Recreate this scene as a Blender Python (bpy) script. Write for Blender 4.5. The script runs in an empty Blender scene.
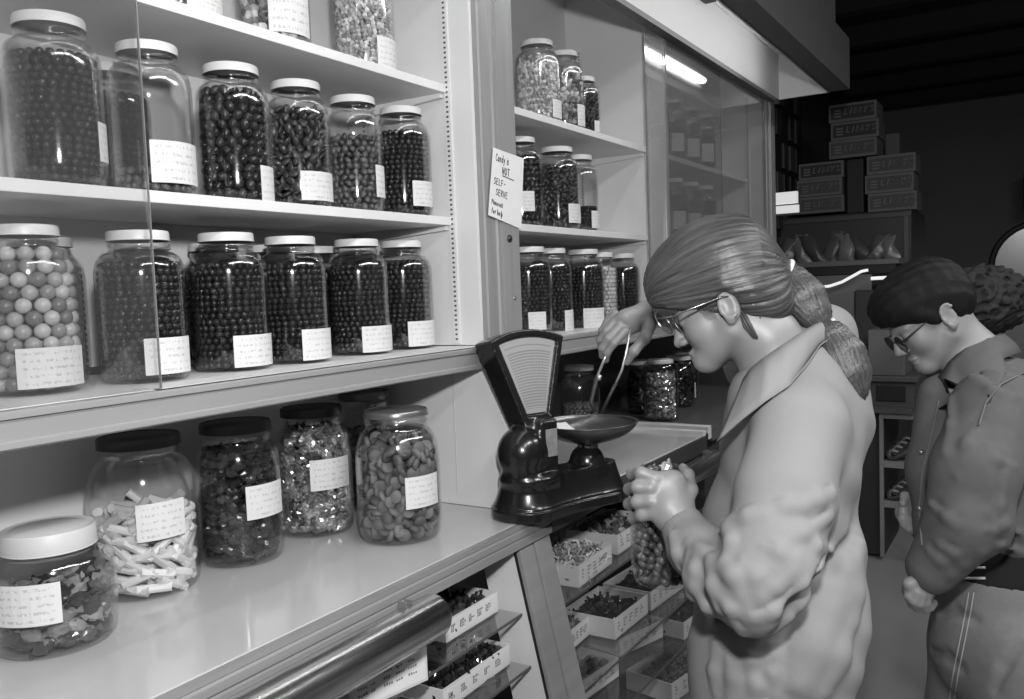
import bpy, bmesh, math, random
import numpy as np
from mathutils import Vector, Matrix, Euler
random.seed(7)
RNG = np.random.default_rng(11)
EYE = 1.55                                  # eye height above the shop floor
scene = bpy.context.scene
COL = scene.collection
PI = math.pi

# ------------------------------------------------------------------ camera
F_PX = 852.1
CR = np.array([[0.5283, -0.8482, -0.0374], [0.0780, 0.0044, 0.9969], [0.8455, 0.5296, -0.0685]])  # right, up, forward
CR = np.linalg.qr(CR.T)[0].T * np.sign(np.diag(np.linalg.qr(CR.T)[1]))[:, None]
cam_data = bpy.data.cameras.new('camera'); cam = bpy.data.objects.new('camera', cam_data); COL.objects.link(cam)
cam_data.sensor_width = 36; cam_data.lens = F_PX * 36 / 1024; cam_data.clip_start = 0.02
M = Matrix.Identity(4)
for i in range(3):
    M[i][0] = CR[0][i]; M[i][1] = CR[1][i]; M[i][2] = -CR[2][i]
M[2][3] = EYE
cam.matrix_world = M
scene.camera = cam
scene.view_settings.view_transform = 'Standard'; scene.view_settings.look = 'None'
scene.view_settings.exposure = -.08; scene.view_settings.gamma = 1; scene.view_settings.use_curve_mapping = False
scene.cycles.max_bounces = 10; scene.cycles.diffuse_bounces = 4; scene.cycles.glossy_bounces = 4
scene.cycles.transmission_bounces = 4; scene.cycles.transparent_max_bounces = 48
scene.cycles.caustics_reflective = False; scene.cycles.caustics_refractive = False
scene.cycles.sample_clamp_indirect = 4

def at(u, v, d):
    """World point seen at photo position (u, v) at optical depth d metres."""
    q = np.array([(u - 512) / F_PX, -(v - 349.5) / F_PX, 1.0]) * d
    p = CR.T @ q
    return np.array([p[0], p[1], p[2] + EYE])
def pix(p):
    q = CR @ (np.array(p, float) - [0, 0, EYE])
    return 512 + F_PX * q[0] / q[2], 349.5 - F_PX * q[1] / q[2], q[2]

# ------------------------------------------------------------------ materials (a black-and-white place: every colour is a grey)
def lin(v):
    c = v / 255.0
    return c / 12.92 if c <= 0.04045 else ((c + 0.055) / 1.055) ** 2.4
_m = {}
def mat(name, v, rough=0.5, spec=0.5, metal=0.0, bump=None, vary=None, coat=0.0):
    """bump = (scale, strength[, stretch xyz]); vary = (scale, amount[, stretch xyz]) blotchy paint / grain."""
    if name in _m: return _m[name]
    m = bpy.data.materials.new(name); m.use_nodes = True; nt = m.node_tree; b = nt.nodes['Principled BSDF']
    c = lin(v); b.inputs['Base Color'].default_value = (c, c, c, 1)
    b.inputs['Roughness'].default_value = rough; b.inputs['Metallic'].default_value = metal
    b.inputs['Specular IOR Level'].default_value = spec; b.inputs['Coat Weight'].default_value = coat
    tc = nt.nodes.new('ShaderNodeTexCoord')
    def noise(args, detail=4):
        mp = nt.nodes.new('ShaderNodeMapping'); n = nt.nodes.new('ShaderNodeTexNoise')
        nt.links.new(tc.outputs['Object'], mp.inputs[0]); nt.links.new(mp.outputs[0], n.inputs['Vector'])
        if len(args) > 2: mp.inputs['Scale'].default_value = args[2]
        n.inputs['Scale'].default_value = args[0]; n.inputs['Detail'].default_value = detail
        return n
    if vary:
        n = noise(vary); r = nt.nodes.new('ShaderNodeMapRange')
        r.inputs['From Min'].default_value = .25; r.inputs['From Max'].default_value = .75
        r.inputs['To Min'].default_value = 1 - vary[1]; r.inputs['To Max'].default_value = 1 + vary[1]
        mx = nt.nodes.new('ShaderNodeVectorMath'); mx.operation = 'SCALE'; mx.inputs[0].default_value = (c, c, c)
        nt.links.new(n.outputs['Fac'], r.inputs['Value']); nt.links.new(r.outputs[0], mx.inputs['Scale'])
        nt.links.new(mx.outputs[0], b.inputs['Base Color'])
    if bump:
        n = noise(bump, 6); bp = nt.nodes.new('ShaderNodeBump'); bp.inputs['Strength'].default_value = bump[1]
        bp.inputs['Distance'].default_value = .004
        nt.links.new(n.outputs['Fac'], bp.inputs['Height']); nt.links.new(bp.outputs[0], b.inputs['Normal'])
    _m[name] = m; return m
def glass(name, base=0.03, edge=0.6, power=3.0, tint=0.97, rough=0.05, haze=0.0):
    """Thin clear glass: see-through with a reflection that grows toward grazing angles."""
    if name in _m: return _m[name]
    m = bpy.data.materials.new(name); m.use_nodes = True; nt = m.node_tree; nt.nodes.clear()
    out = nt.nodes.new('ShaderNodeOutputMaterial'); mix = nt.nodes.new('ShaderNodeMixShader')
    t = nt.nodes.new('ShaderNodeBsdfTransparent'); g = nt.nodes.new('ShaderNodeBsdfGlossy')
    lw = nt.nodes.new('ShaderNodeLayerWeight'); lw.inputs['Blend'].default_value = .5
    p = nt.nodes.new('ShaderNodeMath'); p.operation = 'POWER'; p.inputs[1].default_value = power
    a = nt.nodes.new('ShaderNodeMath'); a.operation = 'MULTIPLY_ADD'; a.inputs[1].default_value = edge; a.inputs[2].default_value = base
    nt.links.new(lw.outputs['Facing'], p.inputs[0]); nt.links.new(p.outputs[0], a.inputs[0])
    t.inputs[0].default_value = (tint,) * 3 + (1,); g.inputs['Roughness'].default_value = rough
    g.inputs[0].default_value = (.95,) * 3 + (1,)
    nt.links.new(a.outputs[0], mix.inputs[0]); nt.links.new(t.outputs[0], mix.inputs[1]); nt.links.new(g.outputs[0], mix.inputs[2])
    if haze:                                         # pale diffuse veil painting in the haze of reflections on the pane
        d = nt.nodes.new('ShaderNodeBsdfDiffuse'); d.inputs[0].default_value = (.8, .8, .8, 1); mx = nt.nodes.new('ShaderNodeMixShader'); mx.inputs[0].default_value = haze
        nt.links.new(mix.outputs[0], mx.inputs[1]); nt.links.new(d.outputs[0], mx.inputs[2]); mix = mx
    nt.links.new(mix.outputs[0], out.inputs[0]); _m[name] = m; return m
def emit(name, strength):
    if name in _m: return _m[name]
    m = bpy.data.materials.new(name); m.use_nodes = True; b = m.node_tree.nodes['Principled BSDF']
    b.inputs['Base Color'].default_value = (.8, .8, .8, 1)
    b.inputs['Emission Color'].default_value = (1, 1, 1, 1); b.inputs['Emission Strength'].default_value = strength
    _m[name] = m; return m

# ------------------------------------------------------------------ mesh builder
class MB:
    def __init__(s): s.v = []; s.f = []; s.uv = {}
    def add(s, vs, fs):
        n = len(s.v); s.v += [tuple(map(float, p)) for p in vs]; s.f += [tuple(i + n for i in f) for f in fs]; return s
    def box(s, x0, x1, y0, y1, z0, z1):
        return s.add([(x0,y0,z0),(x1,y0,z0),(x1,y1,z0),(x0,y1,z0),(x0,y0,z1),(x1,y0,z1),(x1,y1,z1),(x0,y1,z1)],
                     [(0,3,2,1),(4,5,6,7),(0,1,5,4),(1,2,6,5),(2,3,7,6),(3,0,4,7)])
    def hexa(s, p):                                  # eight corners, bottom ring then top ring
        return s.add(p, [(0,3,2,1),(4,5,6,7),(0,1,5,4),(1,2,6,5),(2,3,7,6),(3,0,4,7)])
    def lathe(s, prof, n=40, c=(0,0,0), closed=False):
        vs = []; fs = []; k = len(prof)
        for i in range(n):
            a = 2*PI*i/n
            for r, z in prof: vs.append((c[0]+r*math.cos(a), c[1]+r*math.sin(a), c[2]+z))
        for i in range(n):
            j = (i+1) % n
            for q in range(k - (0 if closed else 1)):
                q2 = (q+1) % k
                fs.append((i*k+q, j*k+q, j*k+q2, i*k+q2))
        return s.add(vs, fs)
    def tube(s, pts, r, n=10, cap=True):
        pts = [np.array(p, float) for p in pts]; rs = r if hasattr(r, '__len__') else [r]*len(pts)
        vs = []; fs = []; up = None
        for i, p in enumerate(pts):
            t = pts[min(i+1, len(pts)-1)] - pts[max(i-1, 0)]; t /= np.linalg.norm(t) + 1e-12
            if up is None: up = np.array([0,0,1.]) if abs(t[2]) < .9 else np.array([1.,0,0])
            a = np.cross(t, up); a /= np.linalg.norm(a); b = np.cross(a, t); up = b
            for q in range(n):
                w = 2*PI*q/n; vs.append(p + rs[i]*(math.cos(w)*a + math.sin(w)*b))
        for i in range(len(pts)-1):
            for q in range(n): fs.append((i*n+q, i*n+(q+1)%n, (i+1)*n+(q+1)%n, (i+1)*n+q))
        if cap: fs.append(tuple(range(n))[::-1]); fs.append(tuple((len(pts)-1)*n+q for q in range(n)))
        return s.add(vs, fs)
    def prism(s, poly, fn, a, b):                    # poly in 2D, fn(u, v, w) -> point, w from a to b
        n = len(poly); vs = [fn(u, v, a) for u, v in poly] + [fn(u, v, b) for u, v in poly]
        return s.add(vs, [tuple(range(n))[::-1], tuple(range(n, 2*n))] + [(i, (i+1)%n, n+(i+1)%n, n+i) for i in range(n)])
    def sphere(s, c, r, nu=10, nv=7, T=None):
        vs = []; fs = []; R = r if hasattr(r, '__len__') else (r, r, r)
        vs.append((0,0,1))
        for j in range(1, nv):
            for i in range(nu):
                a = 2*PI*i/nu; b = PI*j/nv; vs.append((math.sin(b)*math.cos(a), math.sin(b)*math.sin(a), math.cos(b)))
        vs.append((0,0,-1)); last = len(vs)-1
        for i in range(nu):
            fs.append((0, 1+i, 1+(i+1)%nu)); fs.append((last, 1+(nv-2)*nu+(i+1)%nu, 1+(nv-2)*nu+i))
            for j in range(nv-2): fs.append((1+j*nu+i, 1+(j+1)*nu+i, 1+(j+1)*nu+(i+1)%nu, 1+j*nu+(i+1)%nu))
        P = np.array(vs) * R
        if T is not None: P = P @ np.array(T).T
        return s.add(P + np.array(c), fs)
    def mesh(s, name, smooth=False):
        me = bpy.data.meshes.new(name); me.from_pydata(s.v, [], s.f); me.update()
        bm = bmesh.new(); bm.from_mesh(me); bmesh.ops.recalc_face_normals(bm, faces=bm.faces); bm.to_mesh(me); bm.free()
        if smooth:
            me.polygons.foreach_set('use_smooth', [True]*len(me.polygons)); 
        return me
    def build(s, name, m, parent=None, smooth=False, bevel=0, loc=None, angle=None):
        me = s.mesh(name, smooth or angle is not None)
        return link(name, me, m, parent, bevel, loc, angle)
def link(name, me, m, parent=None, bevel=0, loc=None, angle=None):
    o = bpy.data.objects.new(name, me); COL.objects.link(o)
    for mm in (m if isinstance(m, (list, tuple)) else [m]): me.materials.append(mm)
    if parent is not None: o.parent = parent
    if loc is not None: o.location = loc
    if bevel:
        b = o.modifiers.new('bevel', 'BEVEL'); b.width = bevel; b.segments = 2; b.limit_method = 'ANGLE'
    if angle is not None:
        try: me.set_sharp_from_angle(angle=math.radians(angle))
        except Exception: pass
    return o
def tag(o, label=None, cat=None, group=None, kind=None):
    if label: o['label'] = label
    if cat: o['category'] = cat
    if group: o['group'] = group
    if kind: o['kind'] = kind
    return o
def thing(name, label, cat, loc=(0,0,0), rz=0, group=None):
    o = bpy.data.objects.new(name, None); COL.objects.link(o); o.empty_display_size = .05
    o.location = loc; o.rotation_euler = (0,0,rz)
    return tag(o, label, cat, group)
def Z(z): return z + EYE

# paints
WHITE = mat('white_paint', 214, .45, vary=(6, .05), bump=(90, .04))
PANEL = mat('white_panel', 214, .5, vary=(3, .05), bump=(60, .05))
GREYWOOD = mat('grey_painted_wood', 140, .4, vary=(5, .1, (.3, 6, 6)), bump=(40, .08, (.2, 5, 5)))
POSTWOOD = mat('grey_post_wood', 138, .45, vary=(9, .12, (6, 6, .35)), bump=(30, .1, (6, 6, .3)))
COUNTER = mat('grey_counter_laminate', 190, .2, vary=(2.5, .08), coat=.3)
CHROME = mat('polished_chrome', 236, .23, metal=1.0)
BLACKMETAL = mat('black_painted_metal', 40, .35)
DARK = mat('dark_back', 62, .6)
PAPER = mat('white_paper', 208, .7)
# ------------------------------------------------------------------ sculpting: smooth-blended solids turned into one surface
def nrm(v): v = np.array(v, float); return v/np.linalg.norm(v)
class Sculpt:
    def __init__(s): s.p = []; s.warp = None
    def _add(s, fn, lo, hi, op, k): s.p.append((fn, np.array(lo, float) - k, np.array(hi, float) + k, op, k)); return s
    def cone(s, a, b, ra, rb, k=.01, op='u', flat=None):
        """tapered limb from a to b; flat = (axis, factor) squeezes it along an axis"""
        a = np.array(a, float); b = np.array(b, float); ba = b - a; L2 = ba @ ba + 1e-12
        if flat is not None: ax = nrm(flat[0]); fk = 1/flat[1] - 1
        def fn(P):
            q = P - a; t = np.clip((q @ ba)/L2, 0, 1); e = q - t[..., None]*ba; rr = ra + (rb - ra)*t
            if flat is not None:
                c = e @ ax; e = e + (fk*c)[..., None]*ax
                return (np.sqrt((e*e).sum(-1)) - rr)*min(1, flat[1]*1.25)
            return np.sqrt((e*e).sum(-1)) - rr
        r = max(ra, rb); return s._add(fn, np.minimum(a, b) - r, np.maximum(a, b) + r, op, k)
    def chain(s, pts, rs, k=.01, op='u', flat=None):
        for i in range(len(pts) - 1): s.cone(pts[i], pts[i+1], rs[i], rs[i+1], k, op, flat)
        return s
    def ell(s, c, r, R=None, k=.01, op='u'):
        c = np.array(c, float); r = np.array(r, float); R = np.eye(3) if R is None else np.array(R)   # rows = local axes
        def fn(P):
            q = (P - c) @ R.T; k0 = np.sqrt(((q/r)**2).sum(-1)); k1 = np.sqrt(((q/r**2)**2).sum(-1)) + 1e-9
            return k0*(k0 - 1)/k1
        m = np.abs(R.T) @ r
        return s._add(fn, c - m, c + m, op, k)
    def box(s, c, h, R=None, rr=.005, k=.01, op='u'):
        c = np.array(c, float); h = np.array(h, float) - rr; R = np.eye(3) if R is None else np.array(R)
        def fn(P):
            q = np.abs((P - c) @ R.T) - h; return np.sqrt((np.maximum(q, 0)**2).sum(-1)) + np.minimum(q.max(-1), 0) - rr
        m = np.abs(R.T) @ (h + rr)
        return s._add(fn, c - m, c + m, op, k)
    def fn(s, f, lo, hi, op='u', k=.01): return s._add(f, lo, hi, op, k)
    def ev(s, P, idx=None):
        d = np.full(P.shape[:-1], 10.)
        for i in (range(len(s.p)) if idx is None else idx):
            f, lo, hi, op, k = s.p[i]; e = f(P)
            if op == 'u':
                if k > 0: h = np.maximum(k - np.abs(d - e), 0)/k; d = np.minimum(d, e) - h*h*k*.25
                else: d = np.minimum(d, e)
            elif op == 's':
                h = np.maximum(k - np.abs(d + e), 0)/max(k, 1e-9); d = np.maximum(d, -e) + h*h*k*.25
            elif op == 'i':
                h = np.maximum(k - np.abs(d - e), 0)/max(k, 1e-9); d = np.maximum(d, e) + h*h*k*.25
        return d
    def mesh(s, name, h, lo=None, hi=None, B=14, slack=1.35, disp=None, extra=0.0):
        L = np.min([p[1] for p in s.p if p[3] == 'u'], 0) - extra - 2*h if lo is None else np.array(lo, float)
        H = np.max([p[2] for p in s.p if p[3] == 'u'], 0) + extra + 2*h if hi is None else np.array(hi, float)
        nb = np.ceil((H - L)/(h*B)).astype(int)
        I = np.stack(np.meshgrid(*[np.arange(n) for n in nb], indexing='ij'), -1).reshape(-1, 3)
        C = L + (I + .5)*h*B; rad = .5*math.sqrt(3)*h*B*slack + extra
        d = np.concatenate([s.ev(c) for c in np.array_split(C, max(1, len(C)//4000))])
        I = I[np.abs(d) < rad + .01]
        N = nb*B + 2; key = lambda a: (a[..., 0]*N[1] + a[..., 1])*N[2] + a[..., 2]
        LO = np.array([p[1] for p in s.p]); HI = np.array([p[2] for p in s.p])
        g = np.stack(np.meshgrid(*[np.arange(B + 1)]*3, indexing='ij'), -1)
        VK, VP, Q = [], [], []
        corners = [(a, b, c) for a in (0, 1) for b in (0, 1) for c in (0, 1)]
        for ib in I:
            o = ib*B; P = L + (g + o)*h; lo_, hi_ = P[0, 0, 0], P[-1, -1, -1]
            m = .02 + extra
            idx = np.nonzero(((LO - m) <= hi_).all(1) & ((HI + m) >= lo_).all(1))[0]
            if len(idx) == 0: continue
            D = s.ev(P, idx)
            if disp is not None: D = D + disp(P, D)
            S = D < 0
            if S.all() or not S.any(): continue
            cs = sum(S[a:B + a, b:B + b, c:B + c].astype(np.int8) for a, b, c in corners)
            act = (cs > 0) & (cs < 8)
            ci = np.argwhere(act)
            acc = np.zeros((len(ci), 3)); cnt = np.zeros(len(ci))
            dv = {c: D[ci[:, 0] + c[0], ci[:, 1] + c[1], ci[:, 2] + c[2]] for c in corners}
            for c in corners:
                for ax in range(3):
                    if c[ax] == 0:
                        c2 = list(c); c2[ax] = 1; a, b = dv[c], dv[tuple(c2)]
                        cr = (a < 0) != (b < 0); t = np.where(cr, a/np.where(cr, a - b, 1), 0)
                        w = np.array(c, float)[None].repeat(len(ci), 0); w[:, ax] = t
                        acc += w*cr[:, None]; cnt += cr
            VP.append(L + (ci + o + acc/cnt[:, None])*h); VK.append(key(ci + o))
            for ax in range(3):
                sl = [slice(0, B)]*3; s2 = [slice(0, B)]*3; s2[ax] = slice(1, B + 1)
                A, Bm = S[tuple(sl)], S[tuple(s2)]; e = np.argwhere(A != Bm)
                if len(e) == 0: continue
                ins = A[e[:, 0], e[:, 1], e[:, 2]]; e = e + o
                u, v = (ax + 1) % 3, (ax + 2) % 3; du = np.zeros(3, int); du[u] = 1; dv_ = np.zeros(3, int); dv_[v] = 1
                q = np.stack([key(e - du - dv_), key(e - dv_), key(e), key(e - du)], 1)
                q[~ins] = q[~ins][:, ::-1]; Q.append(q)
        VK = np.concatenate(VK); VP = np.concatenate(VP); Q = np.concatenate(Q)
        VK, ui = np.unique(VK, return_index=True); VP = VP[ui]
        J = np.searchsorted(VK, Q); J = np.minimum(J, len(VK) - 1); ok = (VK[J] == Q).all(1)
        me = bpy.data.meshes.new(name); J = J[ok]
        me.vertices.add(len(VP)); me.vertices.foreach_set('co', VP.astype(np.float32).ravel())
        me.loops.add(J.size); me.loops.foreach_set('vertex_index', J.astype(np.int32).ravel())
        me.polygons.add(len(J)); me.polygons.foreach_set('loop_start', np.arange(0, J.size, 4, dtype=np.int32)); me.polygons.foreach_set('loop_total', np.full(len(J), 4, np.int32))
        me.polygons.foreach_set('use_smooth', [True]*len(J)); me.update(calc_edges=True); me.validate()
        return me
def place(me, origin):
    """re-centre a world-coordinate mesh on its thing's origin"""
    n = len(me.vertices); a = np.empty(n*3, np.float32); me.vertices.foreach_get('co', a)
    a = a.reshape(-1, 3) - np.array(origin, np.float32); me.vertices.foreach_set('co', a.ravel()); me.update(); return me
# ------------------------------------------------------------------ the room
def struct(name, mb, m, **k):
    o = mb.build(name, m, **k); o['kind'] = 'structure'; return o
XL, XA, XB, XC, XD = -0.35, 1.865, 2.03, 3.20, 4.71      # bay limits along the wall
YF, YS, YB = 1.243, 1.332, 1.68                          # door plane, shelf front, cabinet back
FLOORM = mat('worn_floor', 138, .38, vary=(1.2, .12))
struct('floor', MB().box(-2.5, 12.2, -4, 4.2, -.1, 0), FLOORM)
CEILM = mat('dark_ceiling', 11, .8, vary=(1.4, .5), bump=(3, .3))
struct('ceiling', MB().box(-2.5, 12.2, -4, 4.2, 3.45, 3.55), CEILM)
struct('wall_back', MB().box(-2.5, 12.2, 1.78, 1.9, 0, 3.45), mat('back_wall', 70, .8))
struct('wall_front', MB().box(-2.5, 12.2, -3.0, -2.9, 0, 3.45), mat('front_wall', 60, .8))
struct('wall_left', MB().box(-2.5, -2.4, -2.9, 1.78, 0, 3.45), mat('left_wall', 60, .8))
# far wall with the arched recess on the right of the picture
FAR = mat('far_wall_plaster', 110, .85, vary=(1.5, .1))
Xw = 10.5
arch_c = np.array(at(1040, 262, 8.9)); ay = arch_c[1]
mb = MB()
ah, aw = 1.62, .42
poly = [(-2.9, 0)] 
pl = [(ay - aw, 0)] + [(ay + aw*math.cos(t), ah + aw*math.sin(t)) for t in np.linspace(PI, 0, 16)] + [(ay + aw, 0)]
mb.prism([(-2.9, 0)] + pl + [(1.78, 0), (1.78, 3.45), (-2.9, 3.45)], lambda u, v, w: (w, u, v), Xw, Xw + .25)
struct('wall_far', mb, FAR)
struct('trim_1', MB().tube([(Xw - .01, ay + (aw+.02)*math.cos(t), ah + (aw+.02)*math.sin(t)) for t in np.linspace(PI, 0, 16)], .03, 6), mat('arch_trim', 24, .5))
struct('wall_recess', MB().box(Xw + .9, Xw + .95, ay - 1, ay + 1, 0, 2.6), mat('recess_paint', 165, .8))
tag(MB().box(Xw - .5, Xw - .02, ay - .22, ay + .14, 2.15, 2.55).build('wall_speaker', mat('speaker_black', 8, .6), bevel=.02), 'black box hung high on the far wall above the arch', 'speaker')

# ------------------------------------------------------------------ wall cabinet, three bays
def cabinet(name, label, x0, x1, dark_lower):
    c = thing('wall_cabinet', label, 'cabinet', (x0, YB, Z(-.2)), 0, 'bays of the wall cabinet')
    L = lambda mb, n, m, **k: link_local(mb, n, m, c, **k)
    L(MB().box(x0, x1, YB, YB + .02, Z(-.125), Z(1.2)), 'back_panel', PANEL)
    L(MB().box(x0, x1, YF, YB, Z(1.186), Z(1.2)), 'top_panel', PANEL)
    L(MB().box(x1 - .012, x1, YF + .012, YB, Z(-.139), Z(1.1855)), 'side_panel', PANEL)
    if x0 > 0: L(MB().box(x0, x0 + .012, YF + .012, YB, Z(-.139), Z(1.1855)), 'side_panel', PANEL)
    for zt in (.2005, .545):
        s = L(MB().box(x0 + (.014 if x0 > 0 else 0), x1 - .014, YS, YB - .002, Z(zt - .0215), Z(zt)), 'shelf', WHITE, bevel=.0015)
    # slotted shelf standards on the side panel
    for y in (YS - .012, YB - .07):
        L(MB().box(x1 - .017, x1 - .0121, y, y + .02, Z(-.135), Z(.98)), 'shelf_standard', WHITE)
        sl = MB()
        for i in range(86): sl.box(x1 - .0176, x1 - .0171, y + .0065, y + .0135, Z(-.125 + .0127*i), Z(-.125 + .0127*i + .005))
        L(sl, 'slots', mat('slot_shadow', 70, .7))
    for zt in (.179, .5235):
        br = MB(); br.hexa([(x1-.03, YS+.01, Z(zt-.012)), (x1-.014, YS+.01, Z(zt-.012)), (x1-.014, YB-.05, Z(zt-.03)), (x1-.03, YB-.05, Z(zt-.03)),
                            (x1-.03, YS+.01, Z(zt-.0005)), (x1-.014, YS+.01, Z(zt-.0005)), (x1-.014, YB-.05, Z(zt-.0005)), (x1-.03, YB-.05, Z(zt-.0005))])
        L(br, 'bracket', WHITE)
    return c
def link_local(mb, n, m, parent, **k):
    o = mb.build(n, m, **k); o.parent = parent; o.matrix_parent_inverse = Matrix.Translation(parent.location).inverted(); return o
bay1 = cabinet('wall_cabinet', 'white shelved cabinet bay on the left, nearest, holding three rows of big jars', XL, XA, False)
bay2 = cabinet('wall_cabinet', 'open white cabinet bay right of the post with the handwritten sign', XB, XC, True)
bay3 = cabinet('wall_cabinet', 'glass-fronted cabinet bay farthest along the wall, behind the woman\'s head', XC + .003, XD - .16, True)
# post between bays, with moulded grooves; a second one at the far end
for (x0, x1, lab) in ((XA + .001, XB - .001, 'grey wooden post with the handwritten sign taped on it'), (XD - .157, XD, 'grey wooden post at the far end of the wall cabinet')):
    p = MB(); w = x1 - x0
    prof = [(0, .03), (0, .004), (.004, 0), (.30*w, 0), (.32*w, .006), (.36*w, .006), (.38*w, 0), (.44*w, 0), (.455*w, .005), (.475*w, .005), (.49*w, -.004), (.99*w, -.004), (w, 0), (w, .03)]
    p.prism([(x0 + a, YF - .006 + b) for a, b in prof], lambda u, v, q: (u, v, q), Z(-.199) if x0 < 3 else Z(-.5775), Z(1.2))
    o = p.build('cabinet_post', POSTWOOD); tag(o, lab, 'post')
    for z in (-.02, .93):
        s = MB().lathe([(0, .003), (.004, .0025), (.006, 0)], 14); so = s.build('screw', mat('steel', 160, .3, metal=1), o); so.rotation_euler = (PI/2, 0, 0); so.location = (x0 + .78*w, YF - .0101, Z(z if z < 0 else z))
        break
screw = MB().lathe([(0, .007), (.006, .006), (.010, .003), (.011, 0)], 16).build('lock_button', BLACKMETAL, None, smooth=True)
screw.parent = bpy.data.objects['cabinet_post']; screw.rotation_euler = (PI/2, 0, 0); screw.location = (XA + .11, YF - .011, Z(.142))
# header boards over the doors
hd = thing('header_board', 'long white header board above the cabinet doors under the light trough', 'header', (XL, YF, Z(.953)))
link_local(MB().box(XL, XD, YF - .035, YF - .008, Z(.965), Z(1.2)), 'board', mat('header_paint', 188, .5, vary=(1.5, .08)), hd)
link_local(MB().box(XL, XD, YF - .039, YF + .004, Z(.945), Z(.9645)), 'door_track', mat('track_dark', 75, .4), hd)

# ------------------------------------------------------------------ ledge under the cabinet
lg = thing('display_ledge', 'long grey-edged ledge board carrying the jars at mid height', 'ledge', (XL, YF, Z(-.2)))
def ledge(x0, x1):
    link_local(MB().box(x0, x1, YF + .022, YB, Z(-.2), Z(-.1415)), 'board', WHITE, lg)
    fm = MB()
    prof = [(.0215, -.2), (.002, -.2), (-.002, -.197), (-.002, -.189), (.002, -.186), (.002, -.16), (.007, -.159), (.007, -.156), (.001, -.155), (.001, -.146), (.004, -.1435), (.0215, -.143)]
    fm.prism([(YF + a, Z(b)) for a, b in prof], lambda u, v, w: (w, u, v), x0, x1)
    link_local(fm, 'fascia', GREYWOOD, lg)
ledge(XL, XA); ledge(XB, XC); ledge(XC + .002, XD - .158)
link_local(MB().box(XA + .001, XB - .001, YF + .03, YB, Z(-.2), Z(-.1415)), 'board', WHITE, lg)
# white paper strips lying on the ledge under the doors
tag(MB().box(.885, XA - .02, YF + .006, YF + .085, Z(-.1413), Z(-.1403)).build('shelf_paper', PAPER), 'white paper strip under the jars along the open part of the ledge', 'paper')

# ------------------------------------------------------------------ sliding glass doors
DOORGLASS = glass('door_glass', .06, .5, 3, .95, .02, .014)
HAZY = glass('hazy_glass', .07, .5, 3, .95, .02, .05)  # far panes get a stronger painted veil of reflection haze
EDGEGLASS = mat('glass_edge', 120, .2)
def door(x0, x1, y, lab, gm=None):
    d = thing('sliding_glass_door', lab, 'glass door', (x0, y, Z(-.142)), 0, 'sliding glass doors of the wall cabinet')
    link_local(MB().box(x0, x1, y, y + .005, Z(-.139), Z(.944)), 'pane', gm or DOORGLASS, d)
    e = MB().box(x1 + .0001, x1 + .0016, y, y + .005, Z(-.139), Z(.944))
    e.box(x0 - .0016, x0 - .0001, y, y + .005, Z(-.139), Z(.944))
    link_local(e, 'ground_edge', EDGEGLASS, d)
door(XL + .01, .882, YF - .003, 'clear sliding door pane covering the left-hand jars, edge crossing the second jar')
door(2.985, 3.85, YF + .004, 'clear sliding door pane nearest the post, closed over the far jars', HAZY)
door(3.17, XD - .165, YF - .004, 'clear sliding door pane at the far end by the woman\'s head', HAZY)

# ------------------------------------------------------------------ light trough (soffit) over the counter
sf = thing('light_soffit', 'dark box soffit running above the cabinet with a white light trough', 'soffit', (XL, .85, Z(.967)))
link_local(MB().box(XL, XD, .85, .95, Z(.967), Z(1.22)), 'fascia_box', mat('soffit_dark', 88, .5, vary=(2, .1, (.3, 3, 3))), sf)
link_local(MB().box(XL, XD, .951, 1.245, Z(1.202), Z(1.22)), 'trough_ceiling', WHITE, sf)
link_local(MB().box(XD, XD + .012, .951, 1.245, Z(.967), Z(1.22)), 'end_panel', WHITE, sf)
link_local(MB().box(XL, XD - .001, .944, .952, Z(.962), Z(.9665)), 'bright_lip', mat('lip_metal', 200, .3, metal=1), sf)
for x in (1.2, 3.46):
    link_local(MB().box(x, x + .09, 1.16, 1.207, Z(1.165), Z(1.2015)), 'clip', mat('clip_black', 18, .5), sf)
for i, (x0, x1, w) in enumerate(((.15, 2.2, 'nearest'), (2.25, 4.36, 'farthest'))):
    t = thing('fluorescent_lamp', 'fluorescent tube lamp in the soffit trough, the %s of the two' % w, 'lamp', ((x0+x1)/2, .97, Z(1.04)), 0, 'fluorescent lamps in the trough')
    link_local(MB().box(x0, x1, .9515, .966, Z(1.01), Z(1.09)), 'housing', WHITE, t)
    link_local(MB().tube([(x0 + .03, .988, Z(1.042)), (x1 - .03, .988, Z(1.042))], .015, 12), 'tube', emit('tube_glow', 11.0), t, smooth=True)
# ------------------------------------------------------------------ counter and lower display cases
ZC = Z(-.578)
YE = 1.11
XP0, XP1 = 1.765, 1.91                                   # sloped post of the lower case
ct = thing('shop_counter', 'grey laminate counter carrying the big wide jars, nearest bay', 'counter', (XL, YE, ZC))
link_local(MB().box(XL, XA - .001, YE + .002, 1.716, ZC - .03, ZC), 'worktop', COUNTER, ct, bevel=.003)
link_local(MB().box(XL, XP1, YE - .012, YE + .0015, ZC - .012, ZC - .001), 'edge_strip', GREYWOOD, ct)
fr = MB()
prof = [(.0, -.013), (-.014, -.013), (-.016, -.017), (-.016, -.032), (-.012, -.034), (-.012, -.037), (-.016, -.039), (-.016, -.058), (.0, -.060)]
fr.prism([(YE + a, ZC + b) for a, b in prof], lambda u, v, w: (w, u, v), XL, XP1)
link_local(fr, 'front_trim', GREYWOOD, ct)
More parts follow.
